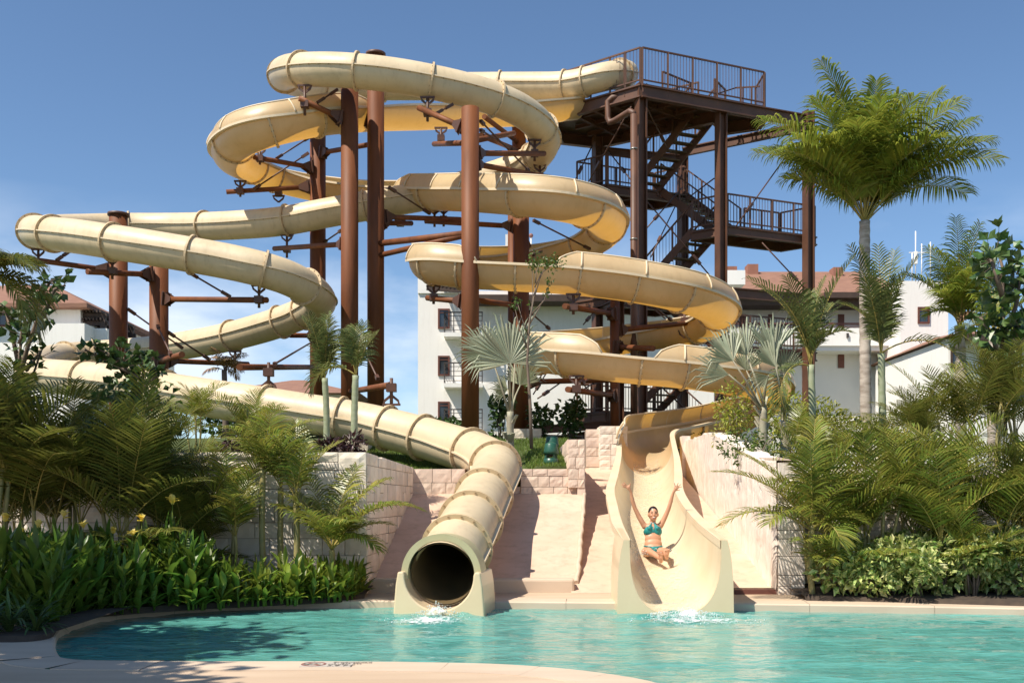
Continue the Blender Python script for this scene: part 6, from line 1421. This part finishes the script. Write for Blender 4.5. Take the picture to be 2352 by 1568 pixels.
for i in rows:
    d = lerp_table(DEP, i); wd = lerp_table(WID, i); sq = max(0, min(1, (i - iX) / (NB - 1 - iX))); ex = 1 - .28 * sq; lo, hi = .33, .67
    for k in range(n + 1):
        an = math.pi * (lo + (hi - lo) * k / n); x = math.copysign(abs(math.cos(an)) ** ex, math.cos(an)); z = -abs(math.sin(an)) ** ex
        mb.v.append(PB.p[i] + PB.a[i] * (wd * x) + PB.b[i] * (d * z + .014 + .010 * mn.noise(Vector((i * .5, k * 1.1, 0)))))
for i in range(len(rows) - 1):
    for k in range(n): mb.f.append([i * (n + 1) + k, i * (n + 1) + k + 1, (i + 1) * (n + 1) + k + 1, (i + 1) * (n + 1) + k]); mb.m.append(0); mb.sm.append(True)
tag(mb.build('running_water', M['film']), 'thin sheet of running water on the floor of the open chute', 'water', kind='stuff')
rv = random.Random(900)
def foam_mat():
    m = bpy.data.materials.new('surface_foam'); m.use_nodes = True; nt = m.node_tree; L = nt.links; P = nt.nodes['Principled BSDF']; out = nt.nodes['Material Output']
    P.inputs['Base Color'].default_value = (.86, .91, .90, 1); P.inputs['Roughness'].default_value = .5
    tc = nd(nt, 'ShaderNodeTexCoord'); ln = nd(nt, 'ShaderNodeVectorMath', operation='LENGTH'); L.new(tc.outputs['Object'], ln.inputs[0])
    ge = nd(nt, 'ShaderNodeNewGeometry'); nz = nd(nt, 'ShaderNodeTexNoise'); nz.inputs['Scale'].default_value = 9; nz.inputs['Detail'].default_value = 8; nz.inputs['Roughness'].default_value = .72; L.new(ge.outputs['Position'], nz.inputs[0])
    sb = nd(nt, 'ShaderNodeMath', operation='MULTIPLY_ADD'); sb.inputs[1].default_value = -.42; sb.inputs[2].default_value = .20; L.new(ln.outputs['Value'], sb.inputs[0])
    ad = nd(nt, 'ShaderNodeMath', operation='ADD'); L.new(sb.outputs[0], ad.inputs[0]); L.new(nz.outputs['Fac'], ad.inputs[1])
    mr = nd(nt, 'ShaderNodeMapRange'); mr.inputs[1].default_value = .46; mr.inputs[2].default_value = .68; mr.inputs[4].default_value = .85; L.new(ad.outputs[0], mr.inputs[0])
    tr = nd(nt, 'ShaderNodeBsdfTransparent'); ms = nd(nt, 'ShaderNodeMixShader'); L.new(mr.outputs[0], ms.inputs[0]); L.new(tr.outputs[0], ms.inputs[1]); L.new(P.outputs[0], ms.inputs[2]); L.new(ms.outputs[0], out.inputs[0]); return m
M['sfoam'] = foam_mat()
def foam(label, u, Y, wx, wy, hz, n):
    c = Vector((xz(u, Y), Y * K, .0)); mb = MB(); g = 46
    for j in range(g + 1):
        for i in range(g + 1):
            x = -1 + 2 * i / g; y = -1 + 2 * j / g; r = min(1, math.hypot(x, y)); wx_, wy_ = c.x + x * wx, c.y + y * wy
            z = wave(wx_, wy_) + .012 + hz * (1 - r) ** 1.5 * (.45 + 1.1 * abs(mn.noise(Vector((wx_ * 7, wy_ * 7, 3.3))))) + .012 * mn.noise(Vector((wx_ * 16, wy_ * 16, 0))); mb.v.append(Vector((x, y, z)))
    for j in range(g):
        for i in range(g): mb.f.append([j * (g + 1) + i, j * (g + 1) + i + 1, (j + 1) * (g + 1) + i + 1, (j + 1) * (g + 1) + i]); mb.m.append(0); mb.sm.append(True)
    for i in range(n):
        a = uni(0, 6.28); r = rv.random() ** .8; s_ = uni(.003, .010); z = hz * (1 - r) * uni(.2, 1.7) + .015; b0 = len(mb.v); mb.ball((0, 0, 0), 1, 5, 3, m=1)
        for q in range(b0, len(mb.v)): v_ = mb.v[q]; mb.v[q] = Vector((math.cos(a) * r * .95 + v_.x * s_ / wx, math.sin(a) * r * .95 + v_.y * s_ / wy, z + v_.z * s_))
    o = mb.build('foam', [M['sfoam'], M['foam']]); o.location = (c.x, c.y, 0); o.scale = (wx, wy, 1); tag(o, label, 'foam', kind='stuff')
foam('white foam splashing at the mouth of the closed tube', 1006, 11.62, .40, .42, .13, 260)
foam('thin white foam spreading on the water in front of the closed tube', 985, 11.1, .75, .55, .012, 60)
foam('white foam at the end of the open chute', 1572, 11.55, .62, .42, .08, 420)
foam('thin white foam spreading on the water beyond the open chute', 1600, 11.1, 1.0, .55, .012, 90)
mb = MB()
for i in range(160):
    a = uni(0, 6.28); r = uni(.12, .5); s_ = uni(.003, .009); mb.ball(H + V(math.cos(a) * r * .8, math.sin(a) * r - .1, -.06 - .02 * math.sin(a) + abs(rv.gauss(0, .05))), s_, 5, 3)
tag(mb.build('spray', M['foam']), 'small spray of droplets around the rider in the chute', 'spray', kind='stuff')
